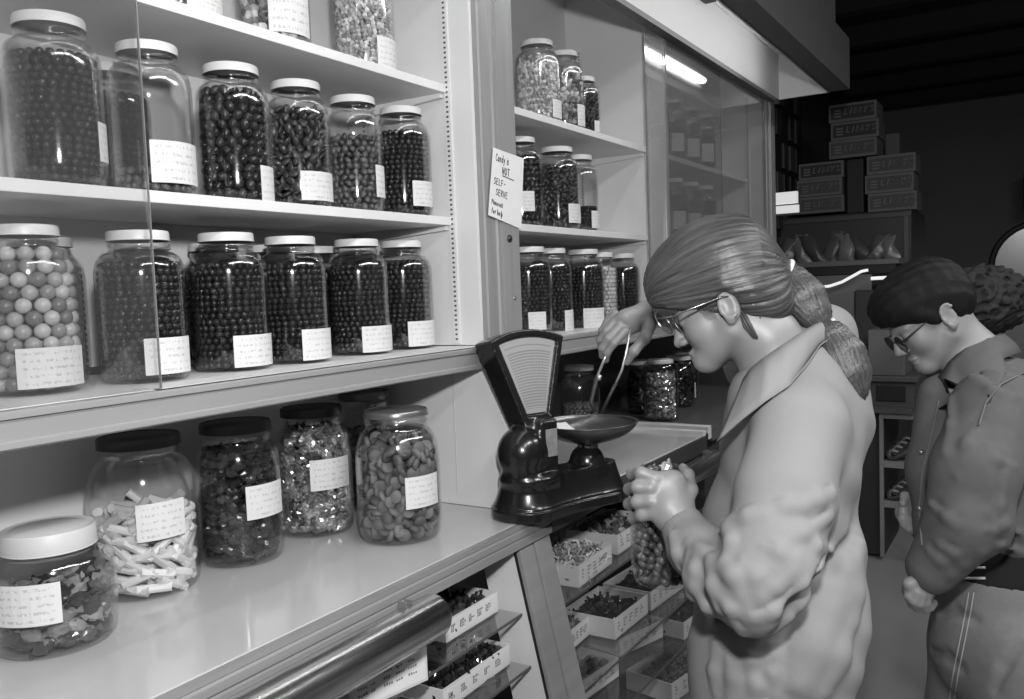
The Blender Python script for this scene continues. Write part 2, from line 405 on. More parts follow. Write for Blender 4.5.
# side partition and back under the ledge
pt = tag(MB().box(XA, XA + .02, 1.17, 1.70, ZC + .0005, Z(-.2005)).build('partition_panel', PANEL), 'white partition panel standing on the counter left of the scale', 'panel')
MB().box(XA - .0012, XA - .0002, 1.36, 1.3625, ZC + .03, Z(-.205)).build('seam', mat('seam_grey', 192, .6), pt)
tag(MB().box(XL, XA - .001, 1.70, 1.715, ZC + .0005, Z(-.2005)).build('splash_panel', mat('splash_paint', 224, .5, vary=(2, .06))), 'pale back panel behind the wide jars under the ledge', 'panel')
ct2 = thing('shop_counter', 'pale glassy counter beyond the scale, under the weighing pan', 'counter', (XA, YE, ZC))
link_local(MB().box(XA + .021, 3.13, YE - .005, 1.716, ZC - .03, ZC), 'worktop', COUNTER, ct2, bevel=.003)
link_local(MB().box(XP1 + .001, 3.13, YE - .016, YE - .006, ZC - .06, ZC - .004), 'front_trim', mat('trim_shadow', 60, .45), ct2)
rl = thing('counter_rail', 'pale double rail across the counter end before the foil jar', 'rail', (3.19, 1.25, ZC))
link_local(MB().box(3.135, 3.165, YE, 1.66, ZC - .03, ZC + .012), 'strip', WHITE, rl, bevel=.002)
link_local(MB().box(3.19, 3.23, YE, 1.66, ZC - .03, ZC + .022), 'strip', WHITE, rl, bevel=.002)
link_local(MB().box(3.1655, 3.1895, YE, 1.66, ZC - .03, ZC - .004), 'channel', BLACKMETAL, rl)
ct3 = thing('shop_counter', 'dark counter beyond the rail with the foil candy jar', 'counter', (3.9, 1.4, 0))
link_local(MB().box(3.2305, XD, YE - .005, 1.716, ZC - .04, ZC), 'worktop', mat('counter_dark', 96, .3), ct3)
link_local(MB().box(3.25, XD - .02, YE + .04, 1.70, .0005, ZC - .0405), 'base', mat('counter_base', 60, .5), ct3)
tag(MB().box(XA + .021, XD, 1.70, 1.715, ZC + .0005, Z(-.2005)).build('splash_panel', mat('splash_shaded', 72, .45)), 'back panel in painted shade behind the jars beyond the scale', 'panel')  # dark tone puts the shade under the ledge into the paint

# lower cases: sloped front (comes forward toward the floor)
def yslope(z): return YE - .004 + .224 * (z - (ZC - .06))      # front plane, z below the trim
def case(x0, x1, lab, shelves, px=None):
    c = thing('display_case', lab, 'display case', ((x0+x1)/2, 1.3, 0), 0, 'slant-fronted display cases')
    link_local(MB().box(x0, x1, 1.66, 1.675, .0, ZC - .031), 'back_panel', mat('case_back', 205, .6), c)
    link_local(MB().box(x0, x1, .96, 1.655, .0, .16), 'plinth', GREYWOOD, c)
    for z, y0 in shelves:
        link_local(MB().box(x0 + .01, x1 - .01, y0, 1.655, z - .006, z), 'glass_shelf', glass('shelf_glass', .06, .5, 3, .9, .05), c)
        link_local(MB().box(x0 + .01, x1 - .01, y0 - .0032, y0 - .0003, z - .006, z), 'glass_edge', mat('shelf_glass_edge', 84, .3), c)
    return c
SH1 = [(Z(-.80), 1.10), (Z(-.93), 1.08), (Z(-1.10), 1.05)]
SH2 = [(Z(-.83), 1.075), (Z(-1.07), 1.035), (Z(-1.20), 1.015), (Z(-1.38), .96)]
c1 = case(XL, XP0 - .002, 'slant-fronted candy case below the counter, left of the sloped post', SH1)
c2 = case(XP1 + .004, XC, 'slant-fronted candy case with rows of trays, right of the sloped post', SH2)
for o in list(c1.children):
    pass
zt, zb = ZC - .062, .0005
sp = thing('sloped_post', 'grey sloped post at the case corner below the black scale', 'post', (XP0, yslope(zt), 0))
def slab(x0, x1, a, b, z0, z1):          # follows the slope; a..b offset behind the front plane
    return MB().hexa([(x0, yslope(z0)+a, z0), (x1, yslope(z0)+a, z0), (x1, yslope(z0)+b, z0), (x0, yslope(z0)+b, z0),
                      (x0, yslope(z1)+a, z1), (x1, yslope(z1)+a, z1), (x1, yslope(z1)+b, z1), (x0, yslope(z1)+b, z1)])
link_local(slab(XP0, XP0 + .062, 0, .014, zb, zt), 'stile', GREYWOOD, sp, bevel=.002)
link_local(slab(XP0 + .062, XP0 + .07, .006, .05, zb, zt), 'groove', POSTWOOD, sp)
link_local(slab(XP0 + .07, XP1, -.003, .05, zb, zt), 'stile', GREYWOOD, sp, bevel=.002)
link_local(slab(XP0 + .001, XP0 + .03, .0225, .125, zb, zt), 'end_board', WHITE, sp)
link_local(slab(XP0 + .0005, XP0 + .03, .0145, .022, zb, zt - .01), 'gasket', mat('gasket', 30, .6), sp)
tag(slab(XP1 + .003, XC, -.001, .004, zb, zt).build('slanted_pane', glass('front_glass', .02, .35, 3, .97, .03)), 'slanted glass front of the tray case right of the sloped post', 'glass pane')
# chrome tube lamps under the counter edge
def tubelamp(x0, x1, lab, zc, y, r=.034):
    t = thing('tube_lamp', lab, 'lamp', ((x0+x1)/2, y, zc), 0, 'chrome tube lamps under the counter edge')
    prof = [(r*.97, x1 - .002), (r, x1 - .004), (r, x0 + .004), (r*.97, x0 + .002)]
    mb = MB().tube([(x0, y, zc), (x0+.002, y, zc), (x1 - .006, y, zc), (x1, y, zc)], [r*.9, r, r, r*.96], 40)
    link_local(mb, 'reflector', CHROME, t, angle=40)
    link_local(MB().tube([(x0 + .01, y - .0, zc - r*.98), (x1 - .01, y - .0, zc - r*.98)], .006, 8), 'lip', mat('lip_dark', 90, .3, metal=1), t)
    link_local(MB().tube([(x1 + .0005, y, zc), (x1 + .004, y, zc)], r*.8, 24), 'end_cap', mat('cap_grey', 60, .5), t)
    for x in (x1 - .09,):
        link_local(MB().box(x, x + .004, y - .0, y + .02, zc + r*.95, zc + r + .010).box(x + .02, x + .024, y - .0, y + .02, zc + r*.95, zc + r + .008), 'clip', mat('clip_steel', 120, .5), t)
tubelamp(XL, 1.335, 'long chrome tube lamp under the counter edge at lower left', Z(-.647), 1.044, .044)
tubelamp(2.60, 3.10, 'short chrome tube lamp under the counter edge beside the woman\'s arm', Z(-.664), 1.05, .038)
# vertical rod and shelf arms in the near case
rd = thing('shelf_support', 'dark upright shelf support with a knobbed arm inside the near case', 'shelf support', (1.5, 1.25, 0))
link_local(MB().box(1.47, 1.482, 1.20, 1.212, .16, ZC - .035), 'upright', BLACKMETAL, rd)
link_local(MB().tube([(1.48, 1.20, Z(-.935)), (1.66, 1.12, Z(-.935)), (1.665, 1.118, Z(-.927))], .008, 8), 'arm', mat('arm_grey', 80, .4), rd)
# ------------------------------------------------------------------ candy jars
JARGLASS = glass('jar_glass', .05, .6, 3.0, .965, .085)
LIDW = mat('white_lid', 212, .4); LIDD = mat('dark_lid', 52, .35); LIDM = mat('tin_lid', 120, .3, metal=.6); LIDP = mat('pale_lid', 190, .45)
def label_mat():
    m = bpy.data.materials.new('price_label_paper'); m.use_nodes = True; nt = m.node_tree; b = nt.nodes['Principled BSDF']; b.inputs['Roughness'].default_value = .7
    uv = nt.nodes.new('ShaderNodeUVMap'); sx = nt.nodes.new('ShaderNodeSeparateXYZ'); nt.links.new(uv.outputs[0], sx.inputs[0])
    def math_(op, a, b_=None):
        n = nt.nodes.new('ShaderNodeMath'); n.operation = op
        for i, q in enumerate((a, b_)):
            if q is None: continue
            if isinstance(q, (int, float)): n.inputs[i].default_value = q
            else: nt.links.new(q, n.inputs[i])
        return n.outputs[0]
    rows = math_('FRACT', math_('MULTIPLY', sx.outputs['Y'], 5.3))
    inrow = math_('MULTIPLY', math_('GREATER_THAN', rows, .42), math_('LESS_THAN', rows, .78))
    mp = nt.nodes.new('ShaderNodeMapping'); mp.inputs['Scale'].default_value = (26, 9, 1); nt.links.new(uv.outputs[0], mp.inputs[0])
    oi = nt.nodes.new('ShaderNodeObjectInfo'); nt.links.new(oi.outputs['Random'], mp.inputs['Location'])
    n = nt.nodes.new('ShaderNodeTexNoise'); n.inputs['Scale'].default_value = 1.0; n.inputs['Detail'].default_value = 2; nt.links.new(mp.outputs[0], n.inputs['Vector'])
    ink = math_('MULTIPLY', inrow, math_('GREATER_THAN', n.outputs['Fac'], .53))
    edge = math_('MULTIPLY', math_('GREATER_THAN', sx.outputs['X'], .08), math_('LESS_THAN', sx.outputs['X'], .92))
    ink = math_('MULTIPLY', ink, edge)
    mx = nt.nodes.new('ShaderNodeMix'); mx.data_type = 'RGBA'; nt.links.new(ink, mx.inputs['Factor'])
    mx.inputs['A'].default_value = (lin(206),)*3 + (1,); mx.inputs['B'].default_value = (lin(176),)*3 + (1,)
    nt.links.new(mx.outputs['Result'], b.inputs['Base Color']); return m
LABELM = label_mat()

def jar_radius(style, D, H, dl):
    """outer profile (r, z) of the glass from base centre to rim"""
    R = D/2; n = dl/2 - .004
    if style == 'canister':
        return [(0, .003), (R*.9, 0), (R*.97, .004), (R, .014), (R, H*.86), (R*.97, H*.91), (R*.86, H*.94), (n, H*.955), (n, H)]
    sh = [(n + (R - n)*math.cos(t)**.8, H*.70 + (H*.165)*math.sin(t)) for t in np.linspace(0, PI/2*.97, 8)]
    if style == 'squat':
        sh = [(n + (R - n)*math.cos(t)**.8, H*.62 + (H*.20)*math.sin(t)) for t in np.linspace(0, PI/2*.97, 8)]
    if style == 'wide':
        sh = [(n + (R - n)*math.cos(t), H*.58 + (H*.27)*math.sin(t)) for t in np.linspace(0, PI/2*.97, 9)]
    base = [(0, .004), (R*.70, .002), (R*.80, 0), (R*.90, .004), (R*.965, .015), (R*.995, .035), (R, .06)]
    return base + sh + [(n, H*.89), (n + .0025, H*.90), (n + .0025, H*.915), (n, H*.925), (n, H - .004)]
def inner_r(prof, z, t=.0045):
    best = prof[0][0]
    for (r0, z0), (r1, z1) in zip(prof[1:], prof[2:]):
        if min(z0, z1) <= z <= max(z0, z1): best = r0 + (r1 - r0)*((z - z0)/(z1 - z0) if abs(z1 - z0) > 1e-9 else 0); break
    return best - t
_cache = {}
def jar(x, y, z, D, H, dl, where, style='gallon', lid=LIDW, lidh=.017, lab=None, group='candy jars on the ledge', name='candy_jar'):
    t = thing(name, where, 'jar', (x, y, z), 0, group)
    key = (style, round(D, 3), round(H, 3), round(dl, 3))
    prof = jar_radius(style, D, H, dl)
    if key not in _cache:
        inn = [(max(r - .0035, 0), max(zz, .008)) for r, zz in prof[::-1]]
        me = MB().lathe(prof + inn, 48, closed=False).mesh('jar_glass', True); _cache[key] = me
    else: me = _cache[key]
    link('glass_body', me, JARGLASS, t)
    if lid is not None:
        r = dl/2; k = ('lid', round(dl, 3), lidh)
        if k not in _cache:
            p = [(0, H), (r*.80, H), (r*.83, H - .0015), (r*.9, H - .0015), (r*.97, H + .0006), (r, H - .003), (r, H - lidh + .002), (r + .0012, H - lidh + .001), (r + .0012, H - lidh), (r - .0015, H - lidh), (r - .0015, H - .004), (0, H - .004)]
            p = [(a, b - H) for a, b in p]
            _cache[k] = MB().lathe(p, 48).mesh('lid', True); _cache[k].set_sharp_from_angle(angle=.6)
        o = link('lid', _cache[k], lid, t); o.location = (0, 0, H)
    if lab:
        ul, ur, vt, vb = lab
        uc, vc, dc = pix((x, y, z + .35*H)); rp = D/2*F_PX/dc
        a0 = math.atan2(-y, -x)
        s0, s1 = (max(-.985, min(.985, (u - uc)/rp)) for u in (ul, ur))
        d0, d1 = math.asin(s0), math.asin(s1)
        dm = dc - D/2*math.cos((d0 + d1)/2)
        um = (ul + ur)/2
        zt, zb_ = at(um, vt, dm)[2] - z, at(um, vb, dm)[2] - z
        rr = D/2 + .0006
        n = 9; vs = []; fs = []
        for q in (0, 1):
            for i in range(n):
                a = a0 + d0 + (d1 - d0)*i/(n - 1)
                for zz in (zb_, zt): vs.append(((rr + q*.0006)*math.cos(a), (rr + q*.0006)*math.sin(a), zz))
        for i in range(n - 1):
            fs.append((n*2 + i*2, n*2 + i*2 + 2, n*2 + i*2 + 3, n*2 + i*2 + 1)); fs.append((i*2, i*2 + 1, i*2 + 3, i*2 + 2))
        fs += [(0, 2*n, 2*n + 1, 1), (2*n - 2, 2*n - 1, 4*n - 1, 4*n - 2)]
        fs += [(2*i, 2*i + 2, 2*n + 2*i + 2, 2*n + 2*i) for i in range(n - 1)] + [(2*i + 1, 2*n + 2*i + 1, 2*n + 2*i + 3, 2*i + 3) for i in range(n - 1)]
        me = bpy.data.meshes.new('price_label'); me.from_pydata(vs, [], fs); me.update()
        ul_ = me.uv_layers.new(name='UVMap')
        for p in me.polygons:
            for li in p.loop_indices:
                vi = me.loops[li].vertex_index % (2*n); ul_.data[li].uv = (vi//2/(n - 1), vi % 2)
        lo = link('price_label', me, LABELM, t); lo['label'] = 'white handwritten price label'
    return t, prof

# ------------------------------------------------------------------ candies
def jitter_mesh(name, r, amount, stretch=(1, 1, 1), nu=9, nv=6, seed=0, smooth=False, twist=False):
    mb = MB().sphere((0, 0, 0), (1, 1, 1), nu, nv); rg = np.random.default_rng(seed)
    P = np.array(mb.v); P *= (1 + amount*rg.uniform(-1, 1, (len(P), 1))); P = P*np.array(stretch)*r
    mb.v = [tuple(p) for p in P]
    if twist:                                        # twisted wrapper ends
        L = r*stretch[0]
        for s in (-1, 1):
            k = len(mb.v); ring = []
            for i in range(7):
                a = 2*PI*i/7; f = 1 + .35*((i % 2)*2 - 1)
                ring.append((s*L*1.5, r*.55*f*math.cos(a), r*.3*math.sin(a)))
            base = [(s*L*.9, r*.16*math.cos(2*PI*i/7), r*.16*math.sin(2*PI*i/7)) for i in range(7)]
            mb.add(base + ring, [(i, (i+1) % 7, 7 + (i+1) % 7, 7 + i) for i in range(7)] + [tuple(range(7, 14))])
    return mb.mesh(name, smooth)
def shade(names, lo, hi, rough, **k):
    return [mat('%s_%d' % (names, i), lo + (hi - lo)*i/3, rough, **k) for i in range(4)]
KINDS = {}
def kind(key, name, cat, mesh, mats, size, zs=.82, jit=.1, rot=True):
    KINDS[key] = dict(name=name, cat=cat, mesh=mesh, mats=mats, size=size, zs=zs, jit=jit, rot=rot, left=300)
sph = lambda n, r, nu=12, nv=9: MB().sphere((0,0,0), r, nu, nv).mesh(n, True)
kind('choc', 'chocolate_ball', 'candy', sph('chocolate_ball', .0074), shade('choc', 30, 46, .16), .0148, .84, .05, False)
kind('gum', 'gumball', 'gumball', sph('gumball', .0128, 18, 12), shade('gumball', 118, 196, .3), .0258, .82, .04, False)
kind('almond', 'chocolate_almond', 'candy', jitter_mesh('chocolate_almond', .0095, .03, (1.35, 1, .95), 11, 8, 1, True), shade('almond', 36, 52, .2), .022, .78, .2)
kind('bean', 'chocolate_bean', 'candy', jitter_mesh('chocolate_bean', .0085, .05, (1.5, 1.05, .6), 10, 7, 2, True), shade('bean', 52, 78, .3), .02, .7, .25)
kind('drop', 'candy_drop', 'candy', jitter_mesh('candy_drop', .0085, .07, (1.25, 1, .8), 8, 6, 3, True), shade('drop', 66, 100, .35), .018, .75, .25)
kind('rock', 'pale_candy_nugget', 'candy', jitter_mesh('candy_nugget', .009, .28, (1.3, 1, .8), 7, 5, 4), shade('rock', 95, 225, .5), .019, .72, .3)
kind('grain', 'pale_candy_piece', 'candy', jitter_mesh('candy_piece', .0062, .25, (1.25, 1, .8), 6, 5, 5), shade('grain', 150, 228, .5), .0125, .75, .3)
kind('stick', 'taffy_stick', 'candy', MB().prism([(.0098*math.cos(a)*(1+.12*(i % 2)), .0088*math.sin(a)) for i, a in enumerate(np.linspace(0, 2*PI, 9)[:-1])], lambda u, v, w: (w, u, v), -.032, .032).mesh('taffy_stick', False), shade('taffy', 200, 236, .4), .036, .52, .5)
FOILMETA = shade('foil', 150, 250, .2, metal=.8)
kind('foil', 'foil_wrapped_candy', 'candy', jitter_mesh('foil_candy', .0135, .22, (1.25, .9, .8), 10, 7, 6, twist=True), FOILMETA, .029, .66, .4)
kind('wrap', 'wrapped_toffee', 'candy', jitter_mesh('wrapped_toffee', .0125, .16, (1.3, .9, .8), 9, 6, 7, twist=True), shade('wrap', 30, 62, .14), .028, .66, .4)
kind('gummy', 'sugared_gummy_slice', 'candy', MB().lathe([(0, -.0055), (.014, -.0055), (.0165, -.003), (.0165, .003), (.014, .0055), (0, .0055)], 14).mesh('gummy_slice', True), shade('gummy', 82, 122, .6), .033, .40, .3)
kind('clearwrap', 'clear_wrapped_candy', 'candy', jitter_mesh('clear_wrapped_candy', .014, .2, (1.3, .95, .8), 9, 6, 9, twist=True), shade('clearwrap', 60, 150, .16), .034, .62, .5)
kind('pale', 'pale_mint_ball', 'candy', sph('pale_mint_ball', .0088, 10, 7), shade('pale', 178, 212, .35), .0176, .84, .05, False)
for k_ in ('stick', 'foil', 'wrap', 'clearwrap'): KINDS[k_]['tang'] = True
def rotm(e): return np.array(Euler(e).to_matrix())
def mesh_arrays(me):
    return np.array([v.co[:] for v in me.vertices]), [tuple(p.vertices) for p in me.polygons]
def fill(k, x, y, z, prof, h0, h1, where, group, cap=None, slope=0.0, inner=2):
    """Pack candies of kind k inside a jar; those facing the shop are objects of their own, the rest one heap."""
    K = KINDS[k]; s = K['size']; me = K['mesh']; pts = []
    rg = np.random.default_rng(int(abs(x*1000) + abs(z*777)) % 99991)
    zz = h0 + s*.52; layer = 0
    while zz < h1:
        R = inner_r(prof, zz) - (s*.53 if not K.get('tang') else .0185)
        ring = 0
        top = zz + s*K['zs'] >= h1
        while R > s*.2 and (ring < inner or top):
            n = max(1, int(2*PI*R/(s*1.015)))
            off = (layer % 2)*PI/n + rg.uniform(-.08, .08)
            for i in range(n):
                a = off + 2*PI*i/n + rg.normal(0, K['jit']*.25)*s/max(R, s)
                dz = rg.normal(0, K['jit']*.22*s)
                lim = h1 + slope*R*math.cos(a - 1.0)
                if zz + dz > lim: continue
                pts.append((R*math.cos(a), R*math.sin(a), zz + dz, ring, top))
            R -= s*.93; ring += 1
        zz += s*K['zs']; layer += 1
    a0 = math.atan2(-y, -x); front, back = [], []
    for p in pts:
        d = (math.atan2(p[1], p[0]) - a0 + PI) % (2*PI) - PI
        (front if (p[3] == 0 and abs(d) < 1.75) or p[4] else back).append((abs(d), p))
    front.sort(key=lambda q: q[0])
    take = min(len(front), K['left'], cap if cap is not None else 999); K['left'] -= take
    V, Fs = mesh_arrays(me)
    heap = MB(); hm = []
    def orient(p=None):
        if K.get('tang') and p is not None: return rotm((rg.uniform(-.7, .7)*0, 0, math.atan2(p[1], p[0]) + PI/2 + rg.uniform(-.12, .12))) @ rotm((0, rg.uniform(-.8, .8), 0)) @ rotm((rg.uniform(-PI, PI), 0, 0))
        return rotm(rg.uniform(-PI, PI, 3)) if K['rot'] else np.eye(3)
    for _, p in front[:take]:
        o = bpy.data.objects.new(K['name'], variant(K, rg.integers(0, 4))); COL.objects.link(o)
        o.matrix_world = Matrix.LocRotScale(Vector((x + p[0], y + p[1], z + p[2])), Matrix(orient(p).tolist()).to_quaternion(), None)
        tag(o, where, K['cat'], group)
    rest = front[take:] + back
    if rest:
        idx = []
        for _, p in rest:
            P = V @ orient(p).T + np.array(p[:3]); heap.add(P, Fs); idx += [int(rg.integers(0, 4))]*len(Fs)
        hme = bpy.data.meshes.new('candy_heap'); hme.from_pydata(heap.v, [], heap.f); hme.update()
        for m in K['mats']: hme.materials.append(m)
        hme.polygons.foreach_set('material_index', idx)
        hme.polygons.foreach_set('use_smooth', [me.polygons[0].use_smooth]*len(idx))
        o = bpy.data.objects.new(K['name'] + '_heap', hme); COL.objects.link(o); o.location = (x, y, z)
        tag(o, 'rest of the ' + where if take else where, K['cat'], None, 'stuff')
def variant(K, i):
    key = (K['name'], int(i))
    if key not in _cache:
        m = K['mesh'].copy(); m.materials.clear(); m.materials.append(K['mats'][int(i)]); _cache[key] = m
    return _cache[key]

ZL, ZM, ZU = Z(-.141), Z(.2005), Z(.545)
G1, G2, G3 = 'jars on the ledge, nearest bay', 'jars on the middle shelf, nearest bay', 'jars on the top shelf, nearest bay'
def full(k, x, y, z, D, H, dl, jl, cl, cg, lab=None, style='gallon', lid=LIDW, h0=.006, h1=None, cap=None, group=G1, lidh=.017, slope=0., inner=2):
    t, prof = jar(x, y, z, D, H, dl, jl, style, lid, lidh, lab, group)
    fill(k, x, y, z, prof, h0, h1 if h1 else H*.80, cl, cg, cap, slope, inner)
# ledge row, left to right
full('gum', .789, 1.448, ZL, .158, .279, .106, 'tall glass jar of big pale gumballs at the left end of the ledge', 'pale round gumball in the jar at the left end of the ledge', 'gumballs in the left-end jar', (17, 74, 348, 389), h1=.232)
full('choc', .981, 1.420, ZL, .158, .275, .109, 'glass jar of dark balls behind the glass door edge, right of the gumball jar', 'dark round candy ball in the jar right of the gumball jar', 'dark balls in the second ledge jar', (143, 184, 338, 375), cap=170)
full('choc', 1.192, 1.433, ZL, .158, .280, .111, 'glass jar of dark balls, third from the left on the ledge', 'dark round candy ball in the third jar on the ledge', 'dark balls in the third ledge jar', (232, 270, 335, 367), cap=130)
full('choc', 1.363, 1.427, ZL, .156, .278, .110, 'glass jar of dark balls, fourth from the left on the ledge', 'dark round candy balls filling the fourth jar on the ledge', None, (300.5, 329, 329, 360))
full('choc', 1.592, 1.438, ZL, .152, .280, .107, 'glass jar of dark balls, fifth from the left on the ledge', 'dark round candy balls filling the fifth jar on the ledge', None, (361, 390, 326, 352))
full('choc', 1.772, 1.444, ZL, .156, .282, .107, 'glass jar of dark balls on the ledge, front jar next to the white side panel', 'dark round candy balls filling the front jar next to the side panel', None, (407, 434.5, 321, 346))
for i, (x, w) in enumerate(((.90, 'just right of the gumball jar'), (1.115, 'between the second and third front jars'), (1.295, 'between the third and fourth front jars'), (1.462, 'between the fourth and fifth front jars'), (1.672, 'between the two front jars nearest the post'), (1.775, 'deepest in the corner by the side panel'))):
    yy = 1.60
    if i == 5: x = 1.775; yy = 1.601
    if i == 4: x = 1.62
    full('choc', x, yy, ZL, .146, .272, .108, 'back-row jar of dark balls on the ledge, ' + w, 'dark candy balls filling the back-row ledge jar ' + w, None, None, group='back row of jars on the ledge', cap=0, inner=1)
# middle shelf
full('choc', .841, 1.420, ZM, .153, .282, .113, 'big glass jar of dark balls at the left end of the middle shelf', 'dark candy balls filling the left-end jar on the middle shelf', None, (93, 109, 119, 159), group=G2, h1=.215, cap=0)
full('drop', 1.029, 1.425, ZM, .150, .279, .109, 'nearly clear half-empty jar with a price label, second on the middle shelf', 'small dark candy at the bottom of the nearly empty second jar on the middle shelf', 'candies in the half-empty jar', (150, 192, 140, 182), group=G2, h1=.055, cap=60)
full('almond', 1.223, 1.425, ZM, .147, .279, .111, 'glass jar of large dark oval candies, third on the middle shelf', 'dark oval chocolate almond in the third jar on the middle shelf', 'chocolate almonds in the third middle-shelf jar', (258, 271.5, 165, 202), group=G2, h1=.225)
full('bean', 1.403, 1.425, ZM, .141, .279, .108, 'glass jar of flat brownish candies, fourth on the middle shelf', 'flat dull candy bean in the fourth jar on the middle shelf', 'candy beans in the fourth middle-shelf jar', (300, 332, 171, 200), group=G2)
full('drop', 1.589, 1.425, ZM, .136, .278, .107, 'glass jar of greyish candies, fifth on the middle shelf', 'greyish candy drop in the fifth jar on the middle shelf', 'candy drops in the fifth middle-shelf jar', (375, 385.5, 165, 197), group=G2, h1=.18, cap=120)
full('choc', 1.772, 1.425, ZM, .148, .281, .108, 'glass jar of dark balls ending the middle shelf by the side panel', 'dark candy balls filling the right-end jar on the middle shelf', None, (412, 434, 181, 206), group=G2, cap=0)
# top shelf, tall canisters cut by the top of the picture
full('rock', 1.106, 1.420, ZU, .155, .30, .12, 'clear canister with a wide white label, left one on the top shelf', 'pale mixed nuggets in the left canister on the top shelf', None, (184, 219, -14, 12), style='canister', group=G3, cap=0)
full('rock', 1.348, 1.420, ZU, .150, .30, .12, 'clear canister of pale mixed nuggets, middle one on the top shelf', 'pale mixed candy nugget in the middle canister on the top shelf', 'nuggets in the middle canister', (268, 306, -14, 31), style='canister', group=G3, cap=80)
full('grain', 1.638, 1.420, ZU, .150, .30, .12, 'clear canister of fine pale candy, right one on the top shelf', 'small pale candy piece in the right canister on the top shelf', 'fine candy in the right canister', (376, 394.5, 37, 67), style='canister', group=G3, cap=200)
# counter, big wide jars
GC = 'big wide jars on the near counter'
full('clearwrap', .800, 1.463, ZC, .205, .201, .150, 'squat glass jar with a broad pale lid at the front left of the counter', 'clear-wrapped candy in the squat jar at the front left of the counter', 'wrapped candies in the squat jar', (3, 60, 583, 625), style='squat', lid=LIDP, lidh=.034, h1=.105, group=GC, slope=.25)
full('stick', 1.049, 1.560, ZC, .212, .314, .159, 'wide glass jar half full of pale sticks, dark lid, on the counter', 'pale wrapped taffy stick in the wide jar with the dark lid', 'taffy sticks in the wide jar', (138, 181, 504, 542), style='wide', lid=LIDD, lidh=.02, h1=.17, group=GC, slope=.15)
full('wrap', 1.272, 1.535, ZC, .190, .310, .155, 'wide glass jar of dark wrapped candies on the counter', 'dark shiny wrapped toffee in the wide counter jar right of the pale sticks', 'wrapped toffees in the wide jar', (246, 279.5, 485, 519), style='wide', lid=LIDD, lidh=.02, h1=.25, group=GC)
full('foil', 1.515, 1.545, ZC, .190, .310, .150, 'wide glass jar of crumpled silver-wrapped candies on the counter', 'silver foil-wrapped candy in the wide counter jar', 'foil candies in the wide jar', (311, 347.5, 459, 490), style='wide', lid=LIDD, lidh=.02, h1=.255, group=GC)
full('gummy', 1.560, 1.312, ZC, .200, .307, .154, 'wide glass jar of greyish sugared slices, front right on the counter', 'greyish sugared slice in the wide jar nearest the scale', 'sugared slices in the wide jar', (405, 436, 476, 508), style='wide', lid=LIDM, lidh=.014, h1=.235, group=GC)
full('wrap', 1.76, 1.590, ZC, .155, .318, .140, 'glass jar mostly hidden behind the jar of sugared slices', 'dark wrapped candies in the jar hidden behind the sugared slices', None, None, style='wide', lid=LIDM, lidh=.02, h1=.22, group=GC, cap=0)
# second bay
G4, G5, G6 = 'jars on the top shelf right of the post', 'jars on the middle shelf right of the post', 'jars on the ledge right of the post'
full('grain', 2.490, 1.420, ZU, .150, .266, .106, 'jar of fine pale candy, largest of three on the high shelf beyond the post', 'fine pale candy filling the largest jar on the high shelf right of the post', None, (552, 561, 100, 118), group=G4, cap=0)
full('rock', 2.690, 1.430, ZU, .140, .275, .100, 'jar of pale mixed candy, middle of three on the high shelf beyond the post', 'pale mixed candy in the middle jar on the high shelf right of the post', None, (577, 588, 105, 126), group=G4, cap=0)
full('bean', 2.850, 1.440, ZU, .130, .22, .095, 'smaller jar of darker candy, rightmost of three on the high shelf beyond the post', 'darker candy in the small right-hand jar on the high shelf', None, (594, 599.5, 121, 132), group=G4, cap=0)
full('almond', 2.400, 1.445, ZM, .140, .290, .100, 'jar of dark candies partly behind the handwritten sign', 'dark oval candies in the jar partly behind the sign', None, (522, 534, 191, 211), group=G5, cap=0)
full('bean', 2.601, 1.420, ZM, .150, .280, .110, 'jar of brownish candies, middle of three on the shelf beside the sign', 'brownish candies in the middle jar on the shelf beside the sign', None, (568, 580, 204, 223), group=G5, cap=0)
full('choc', 2.800, 1.440, ZM, .140, .278, .100, 'mostly empty jar with dark balls at the bottom, beside the white side wall', 'dark balls at the bottom of the mostly empty jar', None, (591, 603, 211, 228), group=G5, cap=0, h1=.09)
full('choc', 2.400, 1.430, ZL, .150, .280, .110, 'jar of dark balls on the ledge, first right of the post', 'dark balls in the first ledge jar right of the post', None, (528, 545, 312, 330), group=G6, cap=0)
full('choc', 2.575, 1.445, ZL, .148, .280, .108, 'jar of dark balls on the ledge, second right of the post', 'dark balls in the second ledge jar right of the post', None, (564, 573, 310, 331), group=G6, cap=0)
full('choc', 2.785, 1.425, ZL, .152, .280, .108, 'jar of dark balls on the ledge, third right of the post with a square label', 'dark balls in the third ledge jar right of the post', None, (583, 603, 308, 328), group=G6, cap=0)
full('pale', 2.945, 1.430, ZL, .120, .272, .090, 'slim jar of pale mint balls on the ledge above the woman\'s right hand', 'pale mint ball in the slim jar above the woman\'s hand', 'mint balls in the slim jar', None, group=G6)
full('choc', 3.105, 1.415, ZL, .136, .270, .095, 'jar of dark balls on the ledge by the woman\'s forehead', 'dark balls in the ledge jar by the woman\'s forehead', None, None, group=G6, cap=0)
